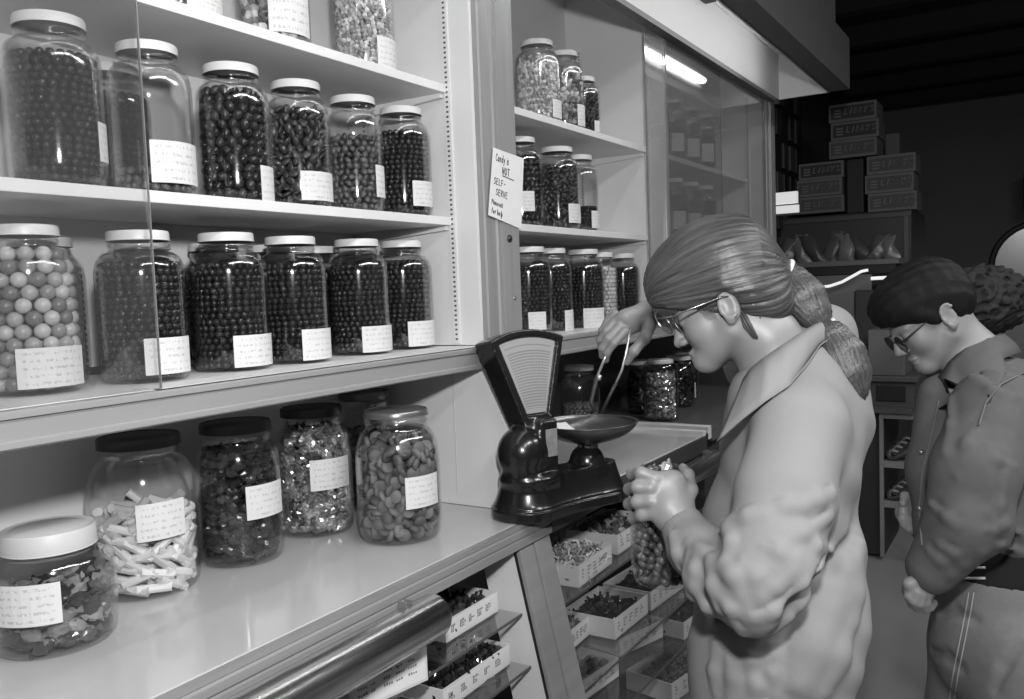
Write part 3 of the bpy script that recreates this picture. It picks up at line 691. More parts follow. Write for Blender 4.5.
# beyond the scale, on the counter
G7 = 'jars on the counter beyond the scale'
full('wrap', 2.30, 1.56, ZC, .16, .27, .12, 'dim jar of dark wrapped candy behind the scale', 'dark wrapped candy in the dim jar behind the scale', None, None, style='wide', lid=LIDD, group=G7, cap=0)
full('drop', 2.58, 1.56, ZC, .17, .27, .12, 'dim glass jar behind the tongs', 'greyish candy low in the dim jar behind the tongs', None, (569, 581, 404, 416), style='wide', lid=LIDD, group=G7, cap=0, h1=.08)
full('drop', 3.02, 1.58, ZC, .16, .27, .12, 'dim jar with a white label left of the foil jar', 'greyish candy in the dim jar left of the foil jar', None, (627, 639, 387, 402), style='wide', lid=LIDD, group=G7, cap=0, h1=.12)
full('foil', 3.43, 1.40, ZC, .150, .262, .11, 'jar of glittering foil candies beyond the weighing pan', 'glittering foil candy in the jar beyond the weighing pan', 'foil candies in the far jar', None, style='canister', lid=LIDD, group=G7)
for i, (x, y, w) in enumerate(((3.60, 1.56, 'nearest the foil jar'), (3.85, 1.48, 'middle of three'), (4.1, 1.55, 'farthest of three'))):
    full('wrap', x, y, ZC, .16, .24, .12, 'dim labelled jar on the dark counter under the woman\'s chin, ' + w, 'dark candy in the dim jar, ' + w + ', under the woman\'s chin', None, (680 + 14*i, 691 + 14*i, 376 + 6*i, 391 + 6*i), style='wide', lid=LIDD, group=G7, cap=0)
full('choc', 1.065, 1.598, ZM, .146, .276, .108, 'back-row jar of dark balls on the middle shelf, seen through the half-empty jar', 'dark balls in the back-row jar behind the half-empty jar', None, None, group='back row of jars on the middle shelf', cap=0, inner=1)
# far bay behind glass
G8, G9 = 'jars on the top shelf of the far bay', 'jars on the middle shelf of the far bay'
for r, (yy, xs) in enumerate(((1.415, (3.47, 3.66, 3.86, 4.06)), (1.58, (3.55, 3.76, 3.97, 4.17)))):
    for i, x in enumerate(xs):
        w = ('front' if r == 0 else 'back') + ' row, ' + ('nearest', 'second', 'third', 'farthest')[i]
        uc, vc, dc = pix((x, yy, ZU + .09)); rp = .07*F_PX/dc; lab = (uc + .05*rp, uc + .8*rp, vc - 9, vc + 9) if r == 0 else None
        t, prof = jar(x, yy, ZU, .14, .27, .10, 'jar behind the far glass door on the top shelf, ' + w, lab=lab, group=G8)
        uc, vc, dc = pix((x, yy, ZM + .09)); lab2 = (uc + .05*rp, uc + .8*rp, vc - 9, vc + 9) if r == 0 else None
        fill(('almond', 'bean', 'drop', 'choc')[i], x, yy, ZU, prof, .006, .20, 'dark candy in the far top-shelf jar, ' + w, None, 0, 0, 1)
        t, prof = jar(x, yy, ZM, .14, .27, .10, 'jar behind the far glass door on the middle shelf, ' + w, lab=lab2, group=G9)
        fill(('bean', 'choc', 'drop', 'almond')[i], x, yy, ZM, prof, .006, .19, 'dark candy in the far middle-shelf jar, ' + w, None, 0, 0, 1)
# ------------------------------------------------------------------ hand lettering
GL = {
'C': [[(.85,.8),(.6,1),(.25,.9),(.08,.5),(.25,.1),(.6,0),(.88,.18)]], 'a': [[(.75,.55),(.4,.62),(.12,.35),(.25,.02),(.55,.08),(.78,.5)],[(.78,.55),(.76,.1),(.9,0)]],
'n': [[(.1,.6),(.14,0)],[(.14,.35),(.4,.6),(.7,.5),(.76,0)]], 'd': [[(.75,1.02),(.76,0)],[(.75,.45),(.42,.6),(.12,.32),(.3,0),(.6,.06),(.75,.28)]],
'y': [[(.12,.6),(.4,.1)],[(.8,.6),(.4,.1),(.15,-.35)]], 'i': [[(.5,.55),(.5,0)],[(.5,.8),(.5,.84)]], 's': [[(.75,.55),(.45,.62),(.2,.48),(.45,.3),(.75,.16),(.5,0),(.15,.06)]],
'N': [[(.1,0),(.12,1)],[(.12,1),(.82,0)],[(.82,0),(.86,1)]], 'O': [[(.5,1),(.12,.75),(.1,.3),(.45,0),(.85,.25),(.88,.7),(.5,1)]], 'T': [[(.02,.98),(.98,1)],[(.5,1),(.48,0)]],
'S': [[(.85,.85),(.5,1),(.15,.8),(.35,.55),(.75,.4),(.8,.15),(.45,0),(.1,.12)]], 'E': [[(.82,.98),(.15,1),(.12,0),(.85,.02)],[(.14,.52),(.7,.54)]], 'L': [[(.15,1),(.14,0),(.82,.03)]],
'F': [[(.85,1),(.15,.98),(.14,0)],[(.15,.52),(.7,.54)]], '-': [[(.15,.5),(.85,.54)]], 'R': [[(.14,0),(.16,1),(.6,.98),(.8,.75),(.55,.5),(.16,.48)],[(.45,.48),(.88,0)]],
'V': [[(.05,1),(.45,0),(.92,1)]], 'P': [[(.14,0),(.16,1),(.6,.98),(.82,.74),(.55,.5),(.16,.47)]], 'l': [[(.5,1.02),(.5,0)]], 'e': [[(.14,.3),(.78,.36),(.55,.62),(.2,.5),(.14,.18),(.45,0),(.82,.12)]],
'k': [[(.2,1),(.2,0)],[(.7,.6),(.22,.28),(.78,0)]], 'f': [[(.8,.95),(.5,1),(.42,.7),(.4,0)],[(.15,.58),(.72,.6)]], 'o': [[(.45,.6),(.12,.35),(.4,0),(.8,.25),(.45,.6)]], 'r': [[(.15,.6),(.18,0)],[(.18,.35),(.45,.6),(.75,.55)]],
'h': [[(.16,1.02),(.16,0)],[(.16,.35),(.45,.6),(.75,.45),(.78,0)]], 'p': [[(.15,.6),(.17,-.38)],[(.16,.42),(.5,.62),(.82,.35),(.5,0),(.18,.12)]], 'B': [[(.14,0),(.15,1),(.6,.96),(.7,.72),(.15,.52),(.7,.46),(.82,.2),(.55,.02),(.14,0)]],
'I': [[(.5,1),(.5,0)]], 'Y': [[(.08,1),(.48,.5),(.92,1)],[(.48,.5),(.48,0)]], "'": [[(.5,1.05),(.42,.8)]]}
def lettering(mb, text, fn, x, y, size, w=.62, thick=.05, slant=.0):
    """adds strokes of text to mb; fn(x, y, lift) -> point on the sign"""
    for ch in text:
        for st in GL.get(ch, []):
            pts = [np.array([x + (px*w*.82 + slant*py)*size, y + py*size]) for px, py in st]
            t = thick*size
            for a, b in zip(pts, pts[1:]):
                d = (b - a)/(np.linalg.norm(b - a) + 1e-9); n = np.array([-d[1], d[0]])*t; a2, b2 = a - d*t*.6, b + d*t*.6
                c = [a2 - n, b2 - n, b2 + n, a2 + n]
                mb.hexa([fn(*q, 0.) for q in c] + [fn(*q, .0004) for q in c])
        x += size*(w*.45 if ch in "il' " else w)
    return mb
def on_y(u, v, y): p = at(u, v, 1.) - [0, 0, EYE]; p = p*(y/p[1]); return p + [0, 0, EYE]
def on_x(u, v, x): p = at(u, v, 1.) - [0, 0, EYE]; p = p*(x/p[0]); return p + [0, 0, EYE]
def on_z(u, v, z): p = at(u, v, 1.) - [0, 0, EYE]; p = p*((z - EYE)/p[2]); return p + [0, 0, EYE]
INK = mat('marker_ink', 22, .7)
# the sign taped to the post
ys = YF - .0125
c_tl, c_tr, c_br, c_bl = (on_y(*q, ys) for q in ((493, 147.5), (523.5, 158.5), (521, 229), (488, 215)))
def sfn(a, b, lift):
    p = (c_tl*(1-a) + c_tr*a)*(1-b) + (c_bl*(1-a) + c_br*a)*b
    bow = .004*math.sin(PI*a)*0 + (.006*(max(0, a - .75)/.25)**2) 
    return p + np.array([0, -lift - bow*0, 0])
sg = MB(); na = 8
for i in range(na):
    a0, a1 = i/na, (i+1)/na
    sg.hexa([sfn(a0,1,0), sfn(a1,1,0), sfn(a1,1,.0008), sfn(a0,1,.0008), sfn(a0,0,0), sfn(a1,0,0), sfn(a1,0,.0008), sfn(a0,0,.0008)])
sign = thing('paper_sign', 'handwritten paper sign CANDY IS NOT SELF-SERVE taped to the post', 'sign', tuple((c_tl + c_br)/2))
link_local(sg, 'sheet', mat('sign_paper', 222, .7, vary=(20, .03)), sign)
W_, H_ = np.linalg.norm(c_tr - c_tl), np.linalg.norm(c_bl - c_tl)
lt = MB(); fn = lambda x, y, l: sfn(x/W_, 1 - y/H_, .0008 + l)
def row(t, x, y, s, w=.62, th=.06): lettering(lt, t, fn, x*W_, y*H_, s*H_, w, th)
row('Candy is', .10, .825, .105, .50, .055); row('NOT', .32, .665, .10, .70, .07); row('SELF-', .09, .485, .09, .70, .065); row('SERVE', .17, .335, .09, .70, .065)
row('Please ask', .07, .185, .065, .50, .08); row('for help', .08, .055, .075, .55, .08)
lt.hexa([fn(x*W_, y*H_, l) for l in (0, .0004) for x, y in ((.33, .635), (.70, .628), (.70, .642), (.33, .650))])
link_local(lt, 'handwriting', INK, sign)

# ------------------------------------------------------------------ trays of loose candy in the lower cases
CARD = mat('tray_card', 214, .6, vary=(8, .05)); 
def tray(p0, p1, z, depth, h, k, lab, seed, fillh=.6, n=26, tone=None, back=None):
    """p0-p1: front bottom edge, left to right; the tray goes back from it"""
    p0, p1 = np.array(p0[:2], float), np.array(p1[:2], float); w = np.linalg.norm(p1 - p0); a = math.atan2(p1[1] - p0[1], p1[0] - p0[0])
    t = thing('candy_tray', lab, 'tray', (p0[0], p0[1], z), a, 'candy trays in the display cases'); th = .004
    b = MB().box(0, w, 0, depth, 0, th).box(0, w, 0, th, th + .0001, h).box(0, w, depth - th, depth, th + .0001, h).box(0, th, th + .0001, depth - th - .0001, th + .0001, h).box(w - th, w, th + .0001, depth - th - .0001, th + .0001, h)
    o = b.build('box', tone or CARD); o.parent = t
    l = MB(); rg = np.random.default_rng(seed)
    l.box(.006, w - .006, -.001, -.0002, .006, h - .006); o = l.build('front_label', mat('tray_label', 220, .65)); o.parent = t; s = MB()
    for r_ in range(3):
        for c_ in range(5):
            x = .02 + (w - .04)*c_/5; zz = h - .02 - r_*(h - .03)/3.2
            for q in range(int(rg.integers(2, 5))): s.box(x + q*.006, x + q*.006 + .0035, -.0016, -.0011, zz, zz + .006*rg.uniform(.5, 1))
    o = s.build('writing', mat('label_ink', 112, .7)); o.parent = t
    K = KINDS[k]; sz = K['size']; V, Fs = mesh_arrays(K['mesh']); heap = MB(); idx = []
    M = Matrix.LocRotScale(Vector((p0[0], p0[1], z)), Euler((0, 0, a)), None)
    cand = []
    zz = th + sz*.5
    while zz < h*fillh + sz*.5:
        for i in range(int((w - 2*th - sz)/(sz*.95)) + 1):
            for j in range(int((depth - 2*th - sz)/(sz*.95)) + 1):
                cand.append((th + sz*.62 + i*sz*.95 + rg.normal(0, .1)*sz*.4, th + sz*.62 + j*sz*.95 + rg.normal(0, .1)*sz*.4, zz + rg.normal(0, .1)*sz))
        zz += sz*.7
    cand = [c for c in cand if sz*.45 + th < c[0] < w - th - sz*.45 and sz*.45 + th < c[1] < depth - th - sz*.45]
    top = sorted(cand, key=lambda c: (-round(c[2]/sz), c[1]))
    m = min(n, K['left'], len(top)); K['left'] -= m; lab2 = '%s heaped in the %s' % (K['name'].replace('_', ' '), lab.replace('card tray ', 'tray '))
    lab2 = ' '.join(lab2.split()[:16])
    for c in top[:m]:
        o = bpy.data.objects.new(K['name'], variant(K, rg.integers(0, 4))); COL.objects.link(o)
        o.matrix_world = Matrix.LocRotScale(M @ Vector(c), Euler(tuple(rg.uniform(-PI, PI, 3))), None); tag(o, lab2, K['cat'], 'loose candy in tray %s' % lab)
    for c in top[m:]:
        heap.add(V @ rotm(rg.uniform(-PI, PI, 3)).T + np.array(c), Fs); idx += [int(rg.integers(0, 4))]*len(Fs)
    if idx:
        me = bpy.data.meshes.new('heap'); me.from_pydata(heap.v, [], heap.f)
        for q in K['mats']: me.materials.append(q)
        me.polygons.foreach_set('material_index', idx); me.update()
        o = bpy.data.objects.new(K['name'] + '_heap', me); COL.objects.link(o); o.matrix_world = M; tag(o, ' '.join(('rest of the ' + lab2).split()[:16]), 'candy', None, 'stuff')
S1, S2, S3, S4 = (s[0] for s in SH2)
def tz(a, b, z): return on_z(*a, z), on_z(*b, z)
for k in ('clearwrap', 'wrap', 'bean', 'stick', 'almond', 'gummy', 'drop', 'rock'): KINDS[k]['left'] = max(KINDS[k]['left'], 90)
kind('string', 'pale_candy_string', 'candy', MB().tube([(-.03, 0, 0), (-.015, .012, .004), (0, .002, .01), (.014, -.012, .004), (.03, 0, 0)], .0032, 5).mesh('candy_string', True), shade('string', 120, 215, .4), .022, .4, .5)
T = [((579, 588), (612, 563), S1, .18, .06, 'string', 'card tray of pale candy strings, highest tray right of the sloped post'),
     ((618, 555), (652, 531), S1, .18, .06, 'clearwrap', 'card tray of dark wrapped candy beside the strings tray, by the held jar'),
     ((615, 640), (648, 613), S2, .18, .062, 'wrap', 'card tray of dark candy, biggest in the middle row of the tray case'),
     ((651, 611), (684, 587), S2, .18, .062, 'wrap', 'card tray of dark candy behind the bottom of the held jar'),
     ((566, 655), (590, 634), S2, .16, .058, 'clearwrap', 'card tray hugging the sloped post, middle row'),
     ((619.7, 657), (663, 637), S3, .18, .058, 'bean', 'card tray turned slightly askew with a bold price card, third row'),
     ((584, 701), (619, 676), S3, .18, .06, 'gummy', 'card tray of greyish slices low beside the sloped post'),
     ((684, 640), (716, 616), S3, .18, .058, 'wrap', 'card tray in shadow below the woman\'s forearm'),
     ((672, 704), (716, 672), S4, .18, .066, 'drop', 'card tray of speckled candy lowest beside the woman\'s coat')]
for i, (a, b, z, d, h, k, lab) in enumerate(T):
    p, q = tz(a, b, z); tray(p, q, z + .0003, d, h, k, lab, 40 + i, n=18)
z = SH1[0][0]; p, q = tz((350, 716), (428, 680), z); tray(p, q, z + .0003, .17, .075, 'clearwrap', 'card tray with a printed price front below the chrome tube lamp', 60, n=24, tone=mat('tray_white', 205, .6))
z = SH1[0][0]; tray((1.52, 1.16), (1.74, 1.16), z + .0003, .2, .05, 'wrap', 'card tray on the upper glass shelf just left of the white end board', 61, n=14)
z = SH1[1][0]; tray((1.46, 1.13), (1.74, 1.13), z + .0003, .22, .05, 'wrap', 'card tray on the second glass shelf just left of the white end board', 62, n=18)
z = SH1[1][0]; tray((1.10, 1.13), (1.40, 1.13), z + .0003, .22, .05, 'drop', 'card tray on the second glass shelf below the printed price tray', 63, n=10)
z = SH1[2][0]; tray((1.50, 1.09), (1.72, 1.09), z + .0003, .2, .05, 'bean', 'card tray on the lowest glass shelf of the near case', 64, n=10)

# ------------------------------------------------------------------ black fan-dial candy scale
SX, SY, SZ, SROT = 1.946, 1.088, ZC + .001, math.radians(-22)
sc = thing('candy_scale', 'old black fan-dial shop scale with a metal weighing pan', 'scale', (SX, SY, SZ), SROT)
IRON = mat('black_enamel', 26, .24, coat=.3, vary=(6, .2), bump=(40, .02))
S = Sculpt()
def base_fn(P):
    x, y, z = P[..., 0], P[..., 1], P[..., 2]
    t = np.clip((x + .105)/.245, 0, 1); e = np.stack([x - (-.105 + .245*t), y], -1)
    r = .083 - .018*t - .012*np.sin(PI*t)
    d2 = np.sqrt((e*e).sum(-1)) - r
    off = np.where(z < .026, .012, np.where(z < .032, .006, .008 - .026*np.clip((z - .032)/.07, 0, 1)**.7))
    q = d2 - off
    return np.maximum(np.maximum(q, z - .105), -z)*.8
S.fn(base_fn, (-.21, -.11, 0), (.24, .11, .11), 'u', .0)
S.ell((-.105, -.01, .10), (.078, .072, .022), k=.02)
S.cone((.10, 0, .10), (.10, 0, .108), .052, .048, .012)
# barrel housing and column
S.ell((-.128, -.014, .165), (.064, .064, .070), k=.02)
S.cone((-.085, -.005, .10), (-.085, 0, .26), .042, .034, .02)
S.box((-.070, -.02, .16), (.030, .038, .09), rr=.012, k=.015)
th = math.radians(0); hx = np.array([math.cos(th), -math.sin(th), 0]); hn0 = np.array([-math.sin(th), -math.cos(th), 0])
tilt = math.radians(9); hz = np.array([0, 0, 1.])*math.cos(tilt) - hn0*math.sin(tilt); hn = np.cross(hx, hz); hn = hn if hn @ hn0 > 0 else -hn
HO = np.array([-.085, -.012, .17])                                       # apex of the fan
def fan(P, R, A, off, n0, n1):
    q = P - HO; a, b, c = q @ hx, q @ hz, q @ hn
    r = np.sqrt(a*a + b*b); side = np.abs(a)*math.cos(A) - b*math.sin(A)
    return np.maximum(np.maximum(r - R, side - off), np.maximum(c - n1, n0 - c))
def rnd(f, rr):
    return lambda P: f(P) - rr
S.fn(rnd(lambda P: np.maximum(fan(P, .298, .325, .012, -.034, .024), .068 - (P - HO) @ hz), .009), (-.30, -.14, .22), (.12, .12, .50), 'u', .012)
S.fn(lambda P: np.maximum(fan(P, .287, .325, .003, .026, .2), .085 - (P - HO) @ hz), (-.30, -.25, .22), (.12, .12, .50), 's', .002)
me = S.mesh('body', .0036); o = link('body', me, IRON, sc)
# dial face
def hp(a, b, c): return HO + hx*a + hz*b + hn*c
dm = bpy.data.materials.new('dial_chart'); dm.use_nodes = True; nt = dm.node_tree; bs = nt.nodes['Principled BSDF']; bs.inputs['Roughness'].default_value = .45
uvn = nt.nodes.new('ShaderNodeUVMap'); sx = nt.nodes.new('ShaderNodeSeparateXYZ'); nt.links.new(uvn.outputs[0], sx.inputs[0])
def mth(op, a, b=None, c=None):
    n = nt.nodes.new('ShaderNodeMath'); n.operation = op
    for i, q in enumerate((a, b, c)):
        if q is None: continue
        if isinstance(q, (int, float)): n.inputs[i].default_value = q
        else: nt.links.new(q, n.inputs[i])
    return n.outputs[0]
fx = mth('FRACT', mth('MULTIPLY', sx.outputs['X'], 30.)); fy = mth('FRACT', mth('MULTIPLY', sx.outputs['Y'], 26.))
dot = mth('MULTIPLY', mth('LESS_THAN', mth('ABSOLUTE', mth('SUBTRACT', fx, .5)), .27), mth('LESS_THAN', mth('ABSOLUTE', mth('SUBTRACT', fy, .5)), .27))
band = mth('MULTIPLY', mth('LESS_THAN', sx.outputs['Y'], .80), mth('GREATER_THAN', sx.outputs['Y'], .06))
inx = mth('LESS_THAN', mth('ABSOLUTE', mth('SUBTRACT', sx.outputs['X'], .5)), .44)
ring = mth('MULTIPLY', mth('GREATER_THAN', sx.outputs['Y'], .815), mth('LESS_THAN', sx.outputs['Y'], .835))
ring2 = mth('MULTIPLY', mth('GREATER_THAN', sx.outputs['Y'], .90), mth('LESS_THAN', sx.outputs['Y'], .915))
ink = mth('MULTIPLY', mth('ADD', mth('MULTIPLY', mth('MULTIPLY', dot, band), .8), mth('MULTIPLY', mth('ADD', ring, ring2), .5)), inx)
mx = nt.nodes.new('ShaderNodeMix'); mx.data_type = 'RGBA'; nt.links.new(ink, mx.inputs['Factor']); mx.inputs['A'].default_value = (lin(150),)*3 + (1,); mx.inputs['B'].default_value = (lin(78),)*3 + (1,)
nt.links.new(mx.outputs['Result'], bs.inputs['Base Color'])
R0, R1, A0 = .092, .2855, .318; na, nr = 24, 8; vs = []; uvs = []; fs = []
for i in range(na + 1):
    a = -A0 + 2*A0*i/na
    for j in range(nr + 1):
        r = R0/math.cos(a) + (R1 - R0/math.cos(a))*j/nr; vs.append(hp(r*math.sin(a), r*math.cos(a), .0275)); uvs.append((i/na, j/nr))
for i in range(na):
    for j in range(nr): fs.append((i*(nr+1) + j, (i+1)*(nr+1) + j, (i+1)*(nr+1) + j + 1, i*(nr+1) + j + 1))
k0 = len(vs); vs += [v - hn*.001 for v in vs]; uvs += uvs; nf = len(fs); fs += [tuple(q + k0 for q in f[::-1]) for f in fs]
me = bpy.data.meshes.new('dial_face'); me.from_pydata(vs, [], fs); ul = me.uv_layers.new(name='UVMap')
for l in me.loops: ul.data[l.index].uv = uvs[l.vertex_index]
link('dial_face', me, dm, sc)['label'] = 'grey fan-shaped price chart of the scale'
pl = MB().box(-.086, -.050, -.0625, -.0585, .155, .225); pl.build('capacity_plate', mat('plate_grey', 128, .45, vary=(60, .25)), sc, bevel=.001)
# platform post and pan
PAN = mat('pan_metal', 120, .3, metal=.9); STEEL = mat('post_steel', 190, .2, metal=1)
MB().lathe([(0, .10), (.030, .10), (.030, .116), (.022, .122), (.022, .140), (.028, .146), (.028, .156), (0, .158)], 28, (.105, 0, 0)).build('pan_post', STEEL, sc, angle=40)
PZ = .158
pr = [(0, PZ)] + [(.134*math.sin(t), PZ + .0555*(1 - math.cos(t)**1.3)) for t in np.linspace(.25, PI/2, 14)] + [(.138, PZ + .0575), (.138, PZ + .0595), (.1335, PZ + .0595)] + [(.131*math.sin(t), PZ + .0585 - .0545*math.cos(t)**1.3) for t in np.linspace(PI/2, .25, 14)] + [(0, PZ + .004)]
MB().lathe(pr, 56, (.105, 0, 0)).build('weighing_pan', PAN, sc, smooth=True)['label'] = 'shallow round metal pan'
# paper in the pan
pp = MB(); n = 16; rg = np.random.default_rng(3); g = []
for i in range(n + 1):
    for j in range(n + 1):
        u, v = -.115 + .135*i/n, -.085 + .20*j/n; r = math.hypot(u, v)
        if r > .128: u, v, r = u*.128/r, v*.128/r, .128
        zz = PZ + .0625 - .0545*math.sqrt(max(0, 1 - (r/.131)**2))**1.3 + .0022*math.sin(60*u + 3)*math.cos(45*v) + .0008*rg.uniform(-1, 1); g.append((u, v, zz))
g += [(a, b, c + .0008) for a, b, c in g]; m_ = (n + 1)**2; fs = []
for i in range(n):
    for j in range(n):
        a = i*(n+1) + j; q = (a, a + n + 1, a + n + 2, a + 1); fs.append(q[::-1]); fs.append(tuple(t + m_ for t in q))
o = MB().add(g, fs).build('weighing_paper', mat('weigh_paper', 226, .6), smooth=True); o.location = (SX + .105*math.cos(SROT), SY + .105*math.sin(SROT), SZ + .001); o.rotation_euler = (0, 0, SROT)
tag(o, 'sheet of white paper lining the weighing pan of the scale', 'paper')
# ------------------------------------------------------------------ the shop beyond the cabinet
CART = mat('carton_card', 112, .7, vary=(6, .08)); CARTD = mat('carton_print', 58, .7); CARTL = mat('carton_letters', 120, .7)
def carton(x, y0, y1, z0, z1, d, dark, where, print_=True):
    """carton whose printed face looks down the aisle (toward -X); y0 is its right-hand side as seen"""
    t = thing('carton', where, 'carton', (x + d/2, (y0 + y1)/2, z0), 0, 'cartons stacked on the tall cooler')
    b = MB().box(x, x + d, y0, y1, z0, z1).build('box', CART, bevel=.004); b.parent = t; b.matrix_parent_inverse = Matrix.Translation(t.location).inverted()
    if print_:
        w, h = y1 - y0, z1 - z0; m = .05*w
        link_local(MB().box(x - .0015, x - .0003, y0 + m, y1 - m, z0 + .16*h, z1 - .14*h), 'printed_panel', CARTD if dark else mat('carton_print_pale', 84, .7), t)
        lb = MB(); fn = lambda a, b_, l: (x - .0018 - l, y1 - m - a, z0 + .16*h + b_)
        lettering(lb, "LIBBY'S", fn, .27*w, .24*h, .30*h, .84, .10, .25)
        for q in range(3): lb.box(x - .0024, x - .0018, y1 - m - .22*w, y1 - m - .07*w, z0 + (.28 + .16*q)*h, z0 + (.36 + .16*q)*h)
        link_local(lb, 'lettering', CARTL, t)
CX_ = 6.9
def cy(u, v): return on_x(u, v, CX_)
def stack(u0, u1, v0, v1, n, dark, where, d=.3):
    um = (u0 + u1)/2
    y1, y0 = cy(u0, (v0+v1)/2)[1], cy(u1, (v0+v1)/2)[1]; zt, zb = cy(um, v0)[2], cy(um, v1)[2]; h = (zt - zb)/n
    for i in range(n):
        s = RNG.uniform(-.012, .012)
        carton(CX_ + RNG.uniform(0, .02), y0 + s, y1 + s, zb + i*h + .0005, zb + (i+1)*h - .0008, d, dark[i], where % ('bottom', 'middle', 'top')[i])
    return zb
zb1 = stack(797, 842, 162, 213, 3, (0, 0, 1), '%s carton of the left-hand stack on the tall dark cooler')
zb2 = stack(866, 915, 154, 211, 3, (0, 0, 0), '%s carton of the right-hand stack on the tall dark cooler')
stack(829, 877, 102, 157, 3, (0, 1, 1), '%s carton of the highest stack, bridging the two others')
zt = cy(850, 213.5)[2]
tag(MB().box(CX_ + .02, CX_ + .30, cy(863, 190)[1], cy(846, 190)[1], zt + .001, cy(855, 158.5)[2]).build('carton', mat('carton_dim', 50, .7), bevel=.01), 'dark carton in the gap between the two lower carton stacks', 'carton')
tag(MB().box(CX_ + .34, CX_ + .6, cy(893, 150)[1], cy(878, 150)[1], zt + .001, cy(886, 127)[2]).build('carton', mat('carton_plain', 96, .7), bevel=.006), 'plain upright carton behind the right-hand carton stack', 'carton')
# tall dark cooler carrying the cartons
ck = thing('cooler_cabinet', 'tall dark cooler carrying the stacked cartons', 'cooler', (CX_ + .4, cy(855, 230)[1], 0))
y0, y1 = cy(912, 230)[1], cy(772, 230)[1]
link_local(MB().box(CX_ - .02, CX_ + .8, y0, y1, .02, zt - .001), 'body', mat('cooler_dark', 58, .5), ck, bevel=.01)
link_local(MB().box(CX_ - .03, CX_ - .0205, y0 + .02, y0 + .05, 1.5, zt - .03), 'trim_strip', mat('cooler_trim', 88, .4), ck)
link_local(MB().box(CX_ - .035, CX_ - .0205, y0, y1, zt - .05, zt - .02), 'top_rail', mat('cooler_rail', 78, .4), ck)
# lit window-like lamp strip at the end of the cabinet
lx = CX_ - .5; lb_ = thing('lamp_box', 'lit white lamp box glimpsed between the post and the cartons', 'lamp', tuple(on_x(786, 213, lx)))
for (v0, v1, u1) in ((192, 203.5, 797), (205.5, 213, 798)):
    link_local(MB().box(lx, lx + .04, on_x(u1, 205, lx)[1], on_x(768, 205, lx)[1], on_x(786, v1, lx)[2], on_x(786, v0, lx)[2]), 'diffuser', emit('lamp_box_glow', .55), lb_)
link_local(MB().box(lx + .0405, lx + .06, on_x(798, 205, lx)[1], on_x(768, 205, lx)[1], on_x(786, 215, lx)[2], on_x(786, 191, lx)[2]), 'housing', mat('lamp_housing', 60, .5), lb_)
# rack of dark packets hanging on the wall
rk = thing('packet_rack', 'dark rack of hanging packets on the wall beyond the cabinet end', 'rack', (6.2, 1.74, 2.0))
link_local(MB().box(5.2, 7.6, 1.765, 1.779, 1.9, 3.2), 'board', mat('rack_board', 30, .7), rk)
for r_ in range(5):
    for c_ in range(11):
        if (r_*7 + c_*3) % 5 == 0: continue
        x = 5.3 + c_*.2; zz = 1.95 + r_*.24
        pk = MB().box(x, x + .13, 1.735, 1.764, zz, zz + .2)
        o = pk.build('hanging_packet', mat('packet_%d' % ((r_ + c_) % 3), (44, 60, 74)[(r_ + c_) % 3], .5), bevel=.008)
        tag(o, 'dark packet hanging on the wall rack beyond the cabinet end', 'packet', 'packets on the wall rack')
# refrigerated deli counter with bags on top
dx = 5.9
dc = thing('deli_counter', 'glass-fronted deli counter below the cartons with bagged snacks on top', 'deli counter', (dx + .4, 1.0, 0))
def dy(u, v, x=dx): return on_x(u, v, x)
yL, yR = dy(740, 262)[1], dy(899, 259)[1]; zs = dy(835, 261)[2]
link_local(MB().box(dx, dx + .7, yR, yL, zs - .035, zs), 'top_shelf', mat('deli_shelf', 96, .4), dc, bevel=.004)
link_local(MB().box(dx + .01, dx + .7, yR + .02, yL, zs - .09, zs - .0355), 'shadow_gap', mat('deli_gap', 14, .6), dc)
link_local(MB().box(dx - .12, dx + .7, yR + .02, yL, .9, .98), 'ledge', mat('deli_steel', 120, .35, metal=.6), dc)
link_local(MB().box(dx - .10, dx + .68, yR + .04, yL, .02, .8995), 'body', mat('deli_body', 66, .5), dc)
gm = MB(); pts = [(dx - .10, .985), (dx - .11, 1.08), (dx - .08, 1.2), (dx + .0, zs - .095)]
for (xa, za), (xb, zb_) in zip(pts, pts[1:]): gm.hexa([(xa, yR + .16, za), (xa + .006, yR + .16, za), (xa + .006, yL, za), (xa, yL, za), (xb, yR + .16, zb_), (xb + .006, yR + .16, zb_), (xb + .006, yL, zb_), (xb, yL, zb_)])
link_local(gm, 'curved_glass', mat('deli_front_panel', 104, .25), dc)
cv = [dy(u, v, dx - .13) for u, v in ((802, 288.5), (815, 288), (830, 286), (842, 282), (852, 276.5), (861, 271.5), (868, 270))]
link_local(MB().tube(cv, .009, 8), 'reflection_streak', emit('deli_reflection_glow', .75), dc)  # glowing tube imitates a lamp reflected in the curved front, no lamp itself
cv = [dy(u, v, dx - .1) for u, v in ((871, 278.5), (899, 277))]
link_local(MB().tube(cv, .011, 8), 'reflection_streak', emit('deli_reflection_glow', .75), dc)  # second piece of the imitated reflection
